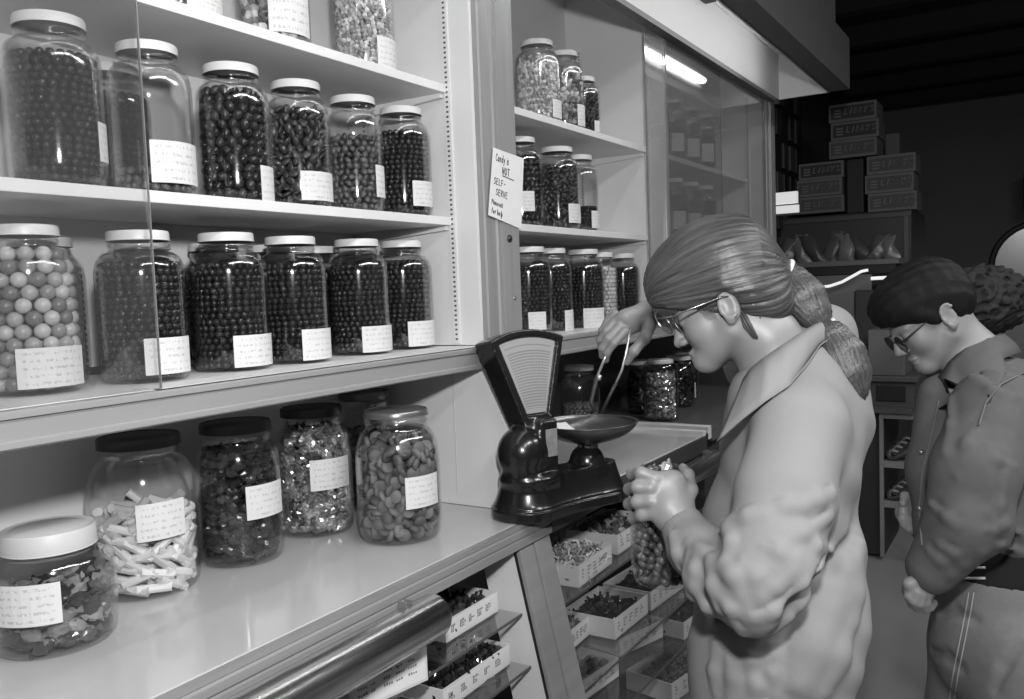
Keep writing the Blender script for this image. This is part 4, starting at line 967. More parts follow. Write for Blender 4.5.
# snack bags
for i, (u, hh) in enumerate(((781, 24), (797, 27), (812, 26), (828, 28), (843, 25), (858, 26), (872, 22), (886, 21))):
    p = dy(u, 260); hgt = hh*6.1/852; wv = .052; rg = np.random.default_rng(i); mb = MB(); N1, N2 = 8, 8; vs = []
    for sgn in (-1, 1):
        for a in range(N1 + 1):
            for b in range(N2 + 1):
                s, t_ = a/N1*2 - 1, b/N2; bul = (1 - s*s)**.5*math.sin(PI*min(max(t_, .02), .98))**.6*.03
                vs.append((sgn*(bul + .001) + .05*t_, s*wv*(1 - .06*t_) + .09*(t_ - .3)*((i % 3) - .6) + .012*math.sin(7*t_ + 3*s + i), t_*hgt + .006*math.sin(5*s + i)*t_))
    m_ = (N1 + 1)*(N2 + 1); fs = []
    for a in range(N1):
        for b in range(N2):
            q = a*(N2+1) + b; f = (q, q + N2 + 1, q + N2 + 2, q + 1); fs.append(f); fs.append(tuple(t + m_ for t in f[::-1]))
    o = mb.add(vs, fs).build('snack_bag', mat('snack_bag_%d' % (i % 3), (84, 104, 70)[i % 3], .3, bump=(22, .6)), smooth=True); o.location = (dx + .10 + .02*(i % 2), p[1], zs + .001)
    tag(o, 'crinkled snack bag on the deli counter, number %s from the left of its row' % ('first', 'second', 'third', 'fourth', 'fifth', 'sixth', 'seventh', 'last')[i], 'bag', 'snack bags on the deli counter'); o['label'] = 'crinkled snack bag on the deli counter shelf, %s from the left' % ('first', 'second', 'third', 'fourth', 'fifth', 'sixth', 'seventh', 'last')[i]
# sales counter with till and boxes, drawers and white bins below
sxx = 4.95
def sy(u, v, x=sxx): return on_x(u, v, x)
cn = thing('sales_counter', 'dim wooden sales counter between the two shoppers', 'counter', (sxx + .3, sy(880, 385)[1], 0))
yl, yr = 1.04, sy(918, 380)[1]; zc_ = sy(885, 376)[2]
link_local(MB().box(sxx - .02, sxx + .6, yr, yl, zc_ - .03, zc_), 'top', mat('sales_top', 84, .45), cn, bevel=.004)
link_local(MB().box(sxx + .0, sxx + .58, yr + .02, yl, zc_ - .17, zc_ - .0305), 'drawer_case', mat('sales_wood', 76, .5), cn)
link_local(MB().box(sxx - .008, sxx - .0005, sy(906, 390)[1], sy(877, 390)[1], zc_ - .135, zc_ - .05), 'drawer', mat('drawer_dark', 34, .5), cn, bevel=.003)
link_local(MB().box(sxx - .03, sxx + .58, yr + .02, yl, zc_ - .20, zc_ - .1705), 'rail', mat('sales_rail', 80, .45), cn)
link_local(MB().box(sxx + .02, sxx + .58, .74, yl, .02, zc_ - .2005), 'end_cabinet', mat('sales_cabinet', 40, .5), cn)
bx = thing('bin_rack', 'pale open rack of wire bins under the sales counter', 'rack', (sxx + .2, sy(895, 450)[1], 0))
ya, yb_ = sy(880, 450)[1], sy(920, 450)[1]; zt_ = zc_ - .203; fr = MB(); PALE = mat('rack_pale', 118, .5)
for (y0, y1) in ((ya - .02, ya), (yb_, yb_ + .02)): fr.box(sxx - .02, sxx + .0, y0, y1, .021, zt_ - .001)
link_local(fr, 'upright', PALE, bx); zz = [sy(895, v)[2] for v in (412, 461, 501)]
for z0 in zz: link_local(MB().box(sxx - .018, sxx + .4, yb_ + .0205, ya - .0205, z0 - .035, z0), 'shelf', PALE, bx)
for z0 in zz[1:]:
    for j in range(4):
        pts = [(sxx + .02 + .02*math.cos(t) + .1*j*.2, (ya+yb_)/2 + .06*math.sin(t) - .02*j, z0 + .03 + .035*j*.6 + .02*math.sin(2*t)) for t in np.linspace(0, 5.2, 14)]
        o = MB().tube(pts, .012, 6).build('bagged_roll', mat('roll_dim', 66, .4)); tag(o, 'dim twisted bag of goods in the pale bin rack', 'bag', 'goods in the bin rack')
tag(MB().box(sxx - .01, sxx + .3, sy(905, 350)[1], sy(868, 350)[1], zc_ + .0005, sy(885, 330)[2]).build('carton', mat('sales_carton', 96, .6), bevel=.006), 'pale carton on the sales counter beside the man\'s face', 'carton')
tl = thing('cash_register', 'dark cash register with a keypad behind the woman\'s shoulder', 'cash register', (sxx + .2, .86, zc_))
ya, yb_ = sy(843, 310)[1], sy(888, 310)[1]; z0, z1 = sy(865, 332)[2], sy(865, 291)[2]
link_local(MB().box(sxx + .32, sxx + .56, yb_, ya, zc_ + .0005, z1), 'body', mat('till_dark', 40, .4), tl, bevel=.01)
kp = MB()
for a in range(4):
    for b in range(5): kp.box(sxx + .312, sxx + .3195, yb_ + .03 + .03*a, yb_ + .052 + .03*a, z1 - .06 - .03*b, z1 - .04 - .03*b)
link_local(kp, 'keypad', mat('till_keys', 84, .5), tl)
# something stored on top of the soffit
bk = thing('storage_basket', 'ribbed pale basket standing on the soffit top at the upper edge', 'basket', (4.4, 1.0, Z(1.22)))
link_local(MB().box(3.9, 4.60, .90, 1.2, Z(1.2205), Z(1.62)), 'body', mat('basket_pale', 120, .6), bk, bevel=.01)
rb = MB()
for i in range(14): rb.box(3.92 + .05*i, 3.935 + .05*i, .892, .8995, Z(1.23), Z(1.6))
for i in range(4): rb.box(4.6005, 4.608, .92 + .07*i, .935 + .07*i, Z(1.23), Z(1.6))
link_local(rb, 'ribs', mat('basket_rib', 84, .6), bk)
# beams of the dark ceiling, just catching light
for i in range(6): 
    o = MB().box(5.2 + i*.9, 5.32 + i*.9, -2.9, 1.77, 3.3, 3.449).build('ceiling_beam_trim', mat('beam_dark', 13, .7)); o.name = 'trim_%d' % (i + 2); o['kind'] = 'structure'
# ------------------------------------------------------------------ people
def cdir(r, u, f): return nrm(CR[0]*r + CR[1]*u + CR[2]*f)
def P_(*q): return at(*q)
def px_r(npx, d): return npx*d/F_PX
SKIN = mat('skin', 124, .45, vary=(12, .04), bump=(120, .05))
def surf(S, u, v, d0=.9, d1=3.0):
    """first point of the sculpt on the sight line through photo position (u, v)"""
    d = d0
    for _ in range(80):
        p = at(u, v, d); e = float(S.ev(p[None])[0])
        if e < .0006: return p
        d += max(e*.7, .0008)
        if d > d1: return None
    return p
def dense(l, n=5):
    return [(a[0] + (b[0] - a[0])*i/n, a[1] + (b[1] - a[1])*i/n) for a, b in zip(l, l[1:]) for i in range(n)] + [l[-1]]
def crease(S, T, line, r=.006, k=.012, op='s', lift=.0015, base=None):
    pts = [surf(base or S, *q) for q in line]; pts = [p for p in pts if p is not None]
    fw = CR[2]
    n = len(pts)
    rs = [r*(.35 + .65*math.sin(PI*(i + .6)/(n + .2))) for i in range(n)]
    for i in range(n - 1):
        la, lb = (lift - (.0045*(1 - math.sin(PI*(j + .5)/n)) if op == 'u' else 0) for j in (i, i + 1))
        T.cone(pts[i] - fw*la, pts[i+1] - fw*lb, rs[i], rs[i+1], k, op)
def head(S, E, F, U, D, sc=1., male=False, jw=-.080):
    """E: midpoint between the ears; F forward, U up, D toward the figure's left (the camera side)"""
    h = lambda f, u, s: E + (F*f + U*u + D*s)*sc
    R = np.stack([F, U, D])
    S.ell(h(.000, .048, 0), np.array((.094, .092, .073))*sc, R, .01)
    S.ell(h(.055, -.012, 0), np.array((.046, .072, .056))*sc, R, .03)
    for s in (-1, 1):
        S.cone(h(.012, -.038, .052*s), h(.078, jw, .014*s), .021*sc, .018*sc, .025)
        S.ell(h(.066, -.014, .036*s), np.array((.024, .024, .021))*sc, R, .02)
        S.ell(h(.098, .016, .033*s), np.array((.012, .011, .015))*sc, R, .010, 's')
        S.ell(h(.086, .012, .033*s), np.array((.013, .013, .013))*sc, R, .004)
        S.cone(h(.094, .030, .014*s), h(.084, .031, .045*s), .0075*sc, .006*sc, .012)
        # ear: plate, rim, bowl, lobe
        e0 = h(-.004, .004, .0745*s)
        S.ell(e0, np.array((.017, .030, .008))*sc, R, .006)
        rim = [h(-.004 + .016*math.cos(t) - .003*math.sin(t), .006 + .027*math.sin(t), (.081 + .004*math.cos(t + 2.6))*s) for t in np.linspace(-2.0, 2.6, 10)[::-1]]
        S.chain(rim, [.0042*sc]*10, .003)
        S.ell(h(-.001, .003, .084*s), np.array((.009, .016, .006))*sc, R, .005, 's')
        S.ell(h(.004, -.024, .078*s), np.array((.008, .009, .006))*sc, R, .006)
        S.ell(h(.012, -.001, .079*s), np.array((.004, .007, .005))*sc, R, .004)
    S.cone(h(.088, jw + .002, -.008), h(.088, jw + .002, .008), .018*sc, .018*sc, .02)
    S.cone(h(.100, .022, 0), h(.119, -.018, 0), .0075*sc, .0105*sc, .012)
    for s in (-1, 1): S.ell(h(.109, -.022, .011*s), np.array((.009, .007, .007))*sc, R, .006)
    S.ell(h(.101, -.047, 0), np.array((.010, .0065, .021))*sc, R, .006); S.ell(h(.099, -.058, 0), np.array((.0095, .0065, .018))*sc, R, .005)
    S.cone(h(.1125, -.0525, -.012), h(.1125, -.0525, .012), .0012, .0012, .003, 's')
    return h
def flow_hair(me, fn):
    n = len(me.vertices); co = np.empty(n*3, np.float32); me.vertices.foreach_get('co', co); co = co.reshape(-1, 3).astype(float)
    a = me.attributes.new('flow', 'FLOAT_VECTOR', 'POINT'); a.data.foreach_set('vector', fn(co).astype(np.float32).ravel())
def hair_mat(name, lo, hi, scale=22., rough=.42, bump=.7, spec=.5):
    m = bpy.data.materials.new(name); m.use_nodes = True; nt = m.node_tree; b = nt.nodes['Principled BSDF']; b.inputs['Roughness'].default_value = rough; b.inputs['Specular IOR Level'].default_value = spec
    at_ = nt.nodes.new('ShaderNodeAttribute'); at_.attribute_name = 'flow'
    n = nt.nodes.new('ShaderNodeTexNoise'); n.inputs['Scale'].default_value = scale; n.inputs['Detail'].default_value = 5; n.inputs['Roughness'].default_value = .65
    nt.links.new(at_.outputs['Vector'], n.inputs['Vector'])
    r = nt.nodes.new('ShaderNodeMapRange'); r.inputs['From Min'].default_value = .32; r.inputs['From Max'].default_value = .68
    nt.links.new(n.outputs['Fac'], r.inputs['Value'])
    mx = nt.nodes.new('ShaderNodeMix'); mx.data_type = 'RGBA'; nt.links.new(r.outputs[0], mx.inputs['Factor'])
    mx.inputs['A'].default_value = (lin(lo),)*3 + (1,); mx.inputs['B'].default_value = (lin(hi),)*3 + (1,)
    nt.links.new(mx.outputs['Result'], b.inputs['Base Color'])
    bp = nt.nodes.new('ShaderNodeBump'); bp.inputs['Strength'].default_value = bump; bp.inputs['Distance'].default_value = .003
    nt.links.new(n.outputs['Fac'], bp.inputs['Height']); nt.links.new(bp.outputs[0], b.inputs['Normal']); return m
def part(name, me, m, root, **k):
    place(me, root.location); return link(name, me, m, root, **k)
def glasses(root, h, F, U, D, R_lens, f0, u0, tint, frame, r=.0011):
    g = MB()
    for s in (-1, 1):
        c = [h(f0, u0, .033*s) + R_lens*(math.cos(t)*D + math.sin(t)*U*.92) for t in np.linspace(0, 2*PI, 25)]
        g.tube(c, r, 6, cap=False)
        g.tube([h(f0, u0 + .008, (.033 + R_lens/1)*s*1.0), h(f0 - .01, u0 + .010, .062*s), h(.03, u0 + .016 + .5*(.022 - u0)*.4, .074*s), h(-.002, .030, .0775*s), h(-.016, .018, .0775*s)], r*1.1, 6)
    g.tube([h(f0, u0 + .004, -.033 + R_lens), h(f0 + .004, u0 + .008, 0), h(f0, u0 + .004, .033 - R_lens)], r, 6)
    o = g.build('glasses_frame', frame, None, smooth=True); place(o.data, root.location); o.parent = root
    for s in (-1, 1):
        l = MB(); ring = [(math.cos(t), math.sin(t)) for t in np.linspace(0, 2*PI, 25)[:-1]]
        C0 = h(f0, u0, .033*s); vs = [C0 + (R_lens - .0008)*(a*D + b*U*.92) + F*e for e in (-.0006, .0006) for a, b in ring]
        l.add(vs, [tuple(range(24))[::-1], tuple(range(24, 48))] + [(i, (i+1) % 24, 24 + (i+1) % 24, 24 + i) for i in range(24)])
        q = l.build('lens', tint, None); place(q.data, root.location); q.parent = o; 

# ================= the woman at the scale
Ew = P_(733, 309, 1.535); Eh = P_(728, 309, 1.535); Fh = cdir(-.80, -.44, .40)
Fw = cdir(-.86, -.40, .34); Uw = CR[1] - (CR[1] @ Fw)*Fw; Uw = nrm(Uw); Dw = nrm(np.cross(Uw, Fw)); Dw = Dw if Dw @ CR[2] < 0 else -Dw
pelvis = P_(768, 735, 1.45)
woman = thing('person', 'person in a pale lab coat with a long tied ponytail, weighing candy with tongs', 'person', (pelvis[0], pelvis[1], 0))
B = Sculpt(); h = head(B, Ew, Fw, Uw, Dw, .95, jw=-.072)
nb = P_(783, 372, 1.53)
B.chain([h(-.02, -.03, 0), h(-.035, -.075, 0), nb], [.052, .050, .056], .03)
shL, elL, wrL = P_(797, 425, 1.385), P_(755, 592, 1.29), P_(678, 520, 1.50)
shR, elR, wrR = P_(776, 400, 1.66), P_(728, 318, 1.88), P_(659, 308, 2.08)
chest = P_(790, 480, 1.52)
B.chain([nb, chest, P_(780, 600, 1.50), pelvis], [.06, .10, .095, .11], .05)
B.chain([shL, elL, wrL], [.048, .040, .026], .02); B.chain([shR, elR, wrR], [.048, .038, .026], .02)
B.chain([nb, shL], [.05, .045], .04); B.chain([nb, shR], [.05, .045], .04)
hipL, hipR = pelvis + cdir(0, -.2, -1)*.085, pelvis + cdir(0, -.2, 1)*.085
footL, footR = np.array([hipL[0], hipL[1], .09]), np.array([hipR[0] + .05, hipR[1] + .02, .09])
for a, b in ((hipL, footL), (hipR, footR)): B.chain([a, (a*.52 + b*.48) + [.01, .01, 0], b], [.085, .052, .038], .03)
# left hand, clasping the jar
B.chain([wrL, P_(672, 512, 1.495)], [.027, .030], .015, flat=(CR[2], .75))
B.chain([P_(671, 513, 1.498), P_(659, 492, 1.512)], [.031, .034], .02, flat=(CR[2], .62))
B.chain([P_(677, 506, 1.50), P_(674, 484, 1.508)], [.025, .024], .02, flat=(CR[2], .7))
for pts in ([(655, 478, 1.505), (641, 473, 1.512), (632, 474, 1.545), (634, 477, 1.585)], [(650, 488, 1.50), (637, 487, 1.508), (629, 489, 1.545), (631, 492, 1.588)],
            [(650, 501, 1.498), (637, 502, 1.508), (629, 504, 1.545), (631, 507, 1.585)], [(655, 513, 1.498), (642, 515, 1.508), (633, 518, 1.54), (634, 520, 1.575)]):
    B.chain([P_(*q) for q in pts], [.0118, .0108, .0098, .008], .007)
B.chain([P_(682, 506, 1.50), P_(690, 490, 1.51), P_(688, 475, 1.535), P_(683, 468, 1.56)], [.017, .0135, .0112, .009], .006)
# right hand with the tongs
B.chain([wrR, P_(648, 314, 2.08)], [.026, .029], .015, flat=(CR[2], .8))
B.chain([P_(647, 315, 2.08), P_(628, 322, 2.075)], [.033, .036], .02, flat=(nrm(CR[2]*.8 + CR[1]*.4), .55))
for pts in ([(625, 331, 2.055), (614, 343, 2.05), (607, 353, 2.06), (606, 360, 2.075)], [(619, 327, 2.065), (608, 338, 2.06), (602, 348, 2.07), (602, 356, 2.085)],
            [(615, 321, 2.075), (606, 331, 2.075), (600, 340, 2.085), (601, 348, 2.10)], [(615, 314, 2.09), (607, 323, 2.095), (602, 331, 2.10), (602, 338, 2.11)]):
    B.chain([P_(*q) for q in pts], [.0112, .0102, .0092, .008], .004)
B.chain([P_(649, 325, 2.06), P_(645, 338, 2.03), P_(634, 351, 2.03), P_(627, 362, 2.045)], [.018, .0135, .0118, .009], .008)
part('body', B.mesh('woman_body', .0032), SKIN, woman)
for s in (-1, 1):
    e = MB().sphere(h(.0860, .011, .033*s), .0116, 16, 10); part('eye', e.mesh('eye', True), mat('eye_white', 190, .2), woman)
# trousers and shoes (below the picture)
T_ = Sculpt()
for a, b in ((hipL, footL), (hipR, footR)): T_.chain([a, (a*.52 + b*.48) + [.01, .01, 0], b + [0, 0, .02]], [.098, .072, .06], .03)
part('trousers', T_.mesh('trousers', .008), mat('trouser_grey', 70, .8), woman)
for b in (footL, footR):
    f = cdir(-.8, 0, .5); f[2] = 0; f = nrm(f); T_ = Sculpt(); T_.chain([b - [0, 0, .04], b + f*.16 - [0, 0, .055]], [.045, .034], .02); T_.fn(lambda P: .001 - P[..., 2], (-9, -9, -1), (9, 9, .2), 'i', 0)
    part('shoe', T_.mesh('shoe', .006), mat('shoe_black', 30, .4), woman)

# lab coat
COAT = mat('lab_coat_cotton', 124, .85, vary=(5, .04), bump=(260, .10))
C = Sculpt()
RC = np.stack([cdir(-1, -.02, .22), cdir(.03, 1, .0), cdir(-.22, 0, -1)])       # front, up, left side of the torso
C.ell(P_(786, 470, 1.535), (.115, .20, .18), RC, .05)
C.ell(P_(810, 425, 1.52), (.075, .13, .15), RC, .06)                                # rounded upper back
C.chain([P_(778, 560, 1.52), P_(772, 650, 1.50), P_(764, 735, 1.48), P_(758, 860, 1.46)], [.125, .122, .108, .115], .06)
C.chain([P_(812, 560, 1.52), P_(816, 620, 1.49), P_(786, 720, 1.47), P_(765, 860, 1.46)], [.083, .070, .075, .09], .06)
C.chain([P_(745, 520, 1.55), P_(744, 650, 1.50), P_(742, 860, 1.47)], [.07, .072, .08], .05)
C.chain([P_(822, 332, 1.56), P_(800, 400, 1.54)], [.055, .10], .06)
C.chain([P_(828, 350, 1.60), P_(826, 420, 1.56)], [.045, .068], .06)
C.chain([P_(775, 398, 1.50), shL], [.055, .062], .05)
arm = [shL + CR[1]*.0, P_(786, 490, 1.34), P_(770, 560, 1.30), elL + CR[1]*.002]
C.chain(arm, [.068, .073, .072, .064], .03)
C.chain([elL, P_(727, 578, 1.355), P_(700, 550, 1.43), P_(684, 529, 1.488)], [.060, .057, .049, .041], .018)
C.chain([P_(775, 395, 1.62), shR, elR, P_(671, 310, 2.045)], [.06, .066, .054, .042], .03)
base = C; CC = Sculpt(); CC.p = list(C.p)
V = [[(731,516),(740,512),(750,511),(765,510)], [(783,503),(800,498),(815,493),(831,487)], [(731,516),(748,511),(765,510)], [(775,539),(800,528),(827,512)],
     [(765,541),(778,545),(792,552)], [(711,562),(731,568),(752,580)], [(714,582),(729,603),(741,628)], [(754,612),(773,605),(800,580),(827,556)],
     [(683,556),(694,580),(706,602),(711,618)], [(671,530),(676,548),(679,562)], [(702,552),(696,566),(692,582)], [(850,552),(840,585),(828,625),(814,672)],
     [(858,570),(848,615),(826,668),(816,692)], [(838,580),(824,625),(806,668)], [(775,640),(772,668),(774,690)], [(724,520),(730,536),(726,552)], [(741,640),(752,655),(770,650)],
     [(690,540),(705,548),(716,560)], [(745,560),(757,572),(762,590)], [(716,640),(712,665),(716,690)], [(800,610),(796,640),(790,680)],
     [(700,545),(694,565),(690,588)], [(712,556),(712,580),(718,604)], [(690,552),(688,570),(691,590)], [(724,560),(735,572),(741,588)], [(760,506),(785,498),(800,503)],
     [(806,530),(815,540),(832,548)], [(760,590),(775,582),(790,566)], [(730,655),(733,672),(730,695)], [(750,662),(756,680),(754,697)]]
for l in V: crease(base, CC, l, .0044, .007, 's', .0010)
CC2 = Sculpt(); CC2.p = list(CC.p)
for l in V[1:]:                                                          # a soft ridge beside each valley
    crease(base, CC2, [(u + 2, v + 6) for u, v in l], .0072, .016, 'u', -.0056, base=base)
crease(base, CC2, [(781,632),(800,608),(815,591),(832,572),(846,555),(858,530),(866,505)], .013, .03, 's', .003)   # deep fold under the arm
for l in ([(846,560),(834,600),(820,650),(806,690)], [(858,545),(852,595),(838,650),(824,690)], [(826,588),(812,635),(800,680)]): crease(base, CC2, l, .012, .03, 'u', -.004, base=base)
# neck opening and cuffs cut clean
CC2.cone(P_(765, 345, 1.53), nb + CR[1]*.005, .062, .058, .01, 's')
CC2.cone(P_(678, 521, 1.50), P_(664, 503, 1.53), .034, .034, .004, 's')
CC2.fn(lambda P: .62 - P[..., 2] if True else 0, (-9, -9, -9), (9, 9, 9), 'i', .0)
def cloth(P, D):
    x, y, z = P[..., 0], P[..., 1], P[..., 2]
    w = .0016*np.sin(31*x + 17*z + 3*np.sin(19*z + 9*y)) + .0012*np.sin(43*y - 29*z + 2*np.sin(33*x)) + .0008*np.sin(77*z + 51*x)
    return w
coat = part('lab_coat', CC2.mesh('lab_coat', .0036, disp=cloth, extra=.004), COAT, woman)
# collar: a turned-down band round the neck
def slabstrip(rows, th):
    """rows of points -> thin solid strip"""
    n, k = len(rows), len(rows[0]); mb = MB(); A = np.array(rows); N = np.zeros_like(A)
    du = np.gradient(A, axis=0); dv = np.gradient(A, axis=1); N = np.cross(du, dv); N /= np.linalg.norm(N, axis=-1, keepdims=True) + 1e-9
    vs = [p for p in A.reshape(-1, 3)] + [p for p in (A + N*th).reshape(-1, 3)]; m = n*k; fs = []
    for i in range(n - 1):
        for j in range(k - 1):
            q = (i*k + j, (i+1)*k + j, (i+1)*k + j + 1, i*k + j + 1); fs += [q[::-1], tuple(t + m for t in q)]
    for i in range(n - 1): fs += [(i*k, (i+1)*k, (i+1)*k + m, i*k + m), ((i+1)*k - 1 + 0, (i+2)*k - 1, (i+2)*k - 1 + m, (i+1)*k - 1 + m)]
    for j in range(k - 1): fs += [(j, j + 1, j + 1 + m, j + m), ((n-1)*k + j, (n-1)*k + j + 1, (n-1)*k + j + 1 + m, (n-1)*k + j + m)]
    return mb.add(vs, fs)
top = [(743, 378, 1.455), (750, 368, 1.43), (765, 356, 1.41), (783, 344, 1.41), (801, 332, 1.435), (815, 324, 1.475), (822, 320, 1.53)]
bot = [(716, 442, 1.40), (741, 420, 1.365), (764, 402, 1.345), (786, 386, 1.36), (805, 366, 1.395), (819, 346, 1.45), (829, 333, 1.53)]
rows = []
for t_, b_ in zip(top, bot):
    a, b = P_(*t_), P_(*b_); mid = (a + b)/2 - CR[2]*.012 + CR[1]*.006; rows.append([a + CR[2]*.02 - CR[1]*.02, a, a*.6 + mid*.4 - CR[2]*.004, mid, mid*.4 + b*.6, b])
def snap(p, out=.006):
    for _ in range(30):
        e = float(base.ev(p[None])[0])
        if e >= out: break
        p = p - CR[2]*max(out - e, .001)*.8
    return p
rows = [[q if j == 0 else snap(q, .004 + .003*(j in (2, 3))) for j, q in enumerate(r)] for r in rows]
sub = []
for i in range(len(rows) - 1):
    for t in (0, .25, .5, .75): sub.append([rows[i][j]*(1-t) + rows[i+1][j]*t for j in range(6)])
sub.append(rows[-1])
cm = slabstrip(sub, .0035).mesh('collar', True); cl = part('collar', cm, COAT, woman); cl.parent = coat
ed = MB().tube([r[-1]*.92 + r[-2]*.08 - CR[2]*.0045 for r in sub], .0011, 6); q = ed.mesh('stitching', True); place(q, woman.location); link('stitching', q, mat('coat_stitch', 120, .9), coat)
# hair
HAIRW = hair_mat('brown_hair', 36, 84, 16., .36, .55)
tie = P_(787, 270, 1.545)
Hh = Sculpt(); RH = np.stack([Fw, Uw, Dw])
hc = P_(716, 270, 1.545)
Uh = nrm(CR[1] - (CR[1] @ Fh)*Fh); Dh = nrm(np.cross(Uh, Fh)); Dh = Dh if Dh @ CR[2] < 0 else -Dh
ho = lambda f, u, s: Eh + Fh*f + Uh*u + Dh*s
RH = np.stack([Fh, Uh, Dh])
Hh.ell(ho(-.002, .072, 0), (.116, .100, .092), RH, .02)
Hh.ell(ho(.060, .080, 0), (.058, .062, .075), RH, .03)
Hh.cone(ho(-.05, .058, 0), tie, .085, .020, .03)
Hh.ell(ho(-.055, .015, 0), (.055, .06, .072), RH, .03); Hh.ell(ho(-.074, -.014, 0), (.036, .052, .056), RH, .03)
for a, b, ra, rb in (((.065, .045, .062), (-.01, .042, .082), .014, .016), ((-.012, .040, .082), (-.05, .02, .07), .016, .02)):
    Hh.cone(h(*a), h(*b), ra, rb, .018)
RF = np.stack([Fw, Uw, Dw]); Hh.ell(h(.128, -.004, 0), (.050, .062, .10), RF, .012, 's')          # face opening
Hh.ell(h(.090, -.040, .03), (.070, .072, .09), RF, .012, 's')
Hh.ell(h(-.002, -.002, .092), (.020, .030, .035), RF, .008, 's')      # ear shows
ax = nrm(ho(.05, .06, 0) - tie); e1 = nrm(np.cross(ax, Uw)); e2 = np.cross(ax, e1)
def hflow(co):
    q = co - tie; s = q @ ax; a = q @ e1; b = q @ e2; ph = np.arctan2(b, a + 1e-9); 
    return np.stack([np.cos(ph)*1.6, np.sin(ph)*1.6, np.linalg.norm(q, axis=-1)*1.3], -1)
def hdisp(P, D):
    f = hflow(P); ph = np.arctan2(f[..., 1], f[..., 0])
    return .0007*np.sin(41*ph + 5*f[..., 2]) + .0006*np.sin(67*ph + 3*np.sin(9*f[..., 2])) + .0005*np.sin(109*ph)
me = Hh.mesh('hair', .0028, disp=hdisp, extra=.003); flow_hair(me, hflow); hair = part('hair', me, HAIRW, woman)
def tail(name, pts, rs, root, parent, seed, flat=.75):
    T = Sculpt(); pts = [P_(*q) for q in pts]; rs = [px_r(r, 1.5) for r in rs]
    T.chain(pts, rs, .012, flat=(CR[2], flat)); A = np.array(pts)
    seg = A[1:] - A[:-1]; ln = np.linalg.norm(seg, axis=1); cum = np.concatenate([[0], np.cumsum(ln)]); tot = cum[-1]
    def tfl(co):
        best = np.full(co.shape[:-1], 9.); S_ = np.zeros(co.shape[:-1]); Q = np.zeros(co.shape); Rr = np.ones(co.shape[:-1])
        for i in range(len(seg)):
            q = co - A[i]; t = np.clip((q @ seg[i])/ln[i]**2, 0, 1); e = q - t[..., None]*seg[i]; d = (e*e).sum(-1); m = d < best
            best = np.where(m, d, best); S_ = np.where(m, cum[i] + t*ln[i], S_); Q = np.where(m[..., None], e, Q); Rr = np.where(m, rs[i]*(1-t) + rs[i+1]*t, Rr)
        ax_ = nrm(A[-1] - A[0]); a1 = nrm(np.cross(ax_, CR[2])); a2 = np.cross(ax_, a1)
        return np.stack([(Q @ a1)/(Rr + .004)*1.0 + seed, (Q @ a2)/(Rr + .004)*1.0, S_*2.2], -1)
    def td(P, D):
        f = tfl(P); ph = np.arctan2(f[..., 1], f[..., 0] - seed); return .0009*np.sin(23*ph) + .0006*np.sin(47*ph + 7*f[..., 2])
    me = T.mesh(name, .0028, disp=td, extra=.003); flow_hair(me, tfl); o = part(name, me, HAIRW, root); o.parent = parent; return o
part_h = tail('ponytail', [(785, 270, 1.545), (793, 281, 1.535), (804, 298, 1.52), (815, 314, 1.51), (824, 326, 1.50)], [8, 16, 21, 16, 7], woman, hair, 3.)
tail('ponytail_end', [(822, 324, 1.50), (832, 337, 1.485), (843, 356, 1.47), (850, 374, 1.46), (855, 388, 1.46), (860, 397, 1.465)], [7, 16, 21, 19, 13, 5], woman, hair, 9.)
for (a, b, d, r) in (((790, 264), (783, 278), 1.54, 9), ((830, 322), (819, 331), 1.498, 8)):
    A_, B_ = P_(*a, d), P_(*b, d); c = (A_ + B_)/2; u_ = nrm(B_ - A_); w_ = nrm(np.cross(u_, cdir(.8, -.6, 0))); R_ = np.linalg.norm(A_ - B_)/2 + .005
    el = MB().tube([c + R_*(math.cos(t)*u_ + math.sin(t)*w_) for t in np.linspace(0, 2*PI, 22)], .0046, 8, cap=False)
    q = el.mesh('hair_tie', True); place(q, woman.location); link('hair_tie', q, mat('hair_tie_pale', 200, .6), hair)
# loose strands in front of and below the ear
ls = MB()
for i in range(16):
    t = i/15; a = h(.055 - .05*t, .034 - .004*t, .078); ls.tube([a, h(.045 - .05*t, .012, .0775), h(.040 - .045*t, -.008 - .01*t, .0765)], [.0007, .0006, .0003], 4) if t < .4 else None
q = ls.mesh('loose_strands', True); place(q, woman.location); link('loose_strands', q, mat('strand_brown', 62, .5), hair)
Fg = cdir(-.66, -.56, .50); Ug = nrm(CR[1] - (CR[1] @ Fg)*Fg); Dg = nrm(np.cross(Ug, Fg)); Dg = Dg if Dg @ CR[2] < 0 else -Dg
def specs(root, cn, F, U, D, R, hinge, tips, tint, frame, r):
    g = MB(); lens = []
    for c in (cn, cn - D*.066):
        g.tube([c + R*(math.cos(t)*D + math.sin(t)*U) for t in np.linspace(0, 2*PI, 29)], r, 6, cap=False); lens.append(c)
    a, b = cn - D*R, cn - D*(.066 - R); g.tube([a + U*.004, (a + b)/2 + U*.009 + F*.003, b + U*.004], r, 6)
    for k in (0, 1):
        sh = -D*.150*k
        g.tube([(cn + D*R*.93 + U*R*.35) if k == 0 else (cn - D*.066 - D*R*.93 + U*R*.35)] + [q + sh for q in [hinge] + tips], r*1.1, 6)
    o = g.build('glasses_frame', frame, None, smooth=True); place(o.data, root.location); o.parent = root
    for C0 in lens:
        l = MB(); n = 24; vs = [C0 + (R - .0008)*(math.cos(2*PI*i/n)*D + math.sin(2*PI*i/n)*U) + F*e for e in (-.0006, .0006) for i in range(n)]
        l.add(vs, [tuple(range(n))[::-1], tuple(range(n, 2*n))] + [(i, (i+1) % n, n + (i+1) % n, n + i) for i in range(n)])
        q = l.build('lens', tint, None); place(q.data, root.location); q.parent = o
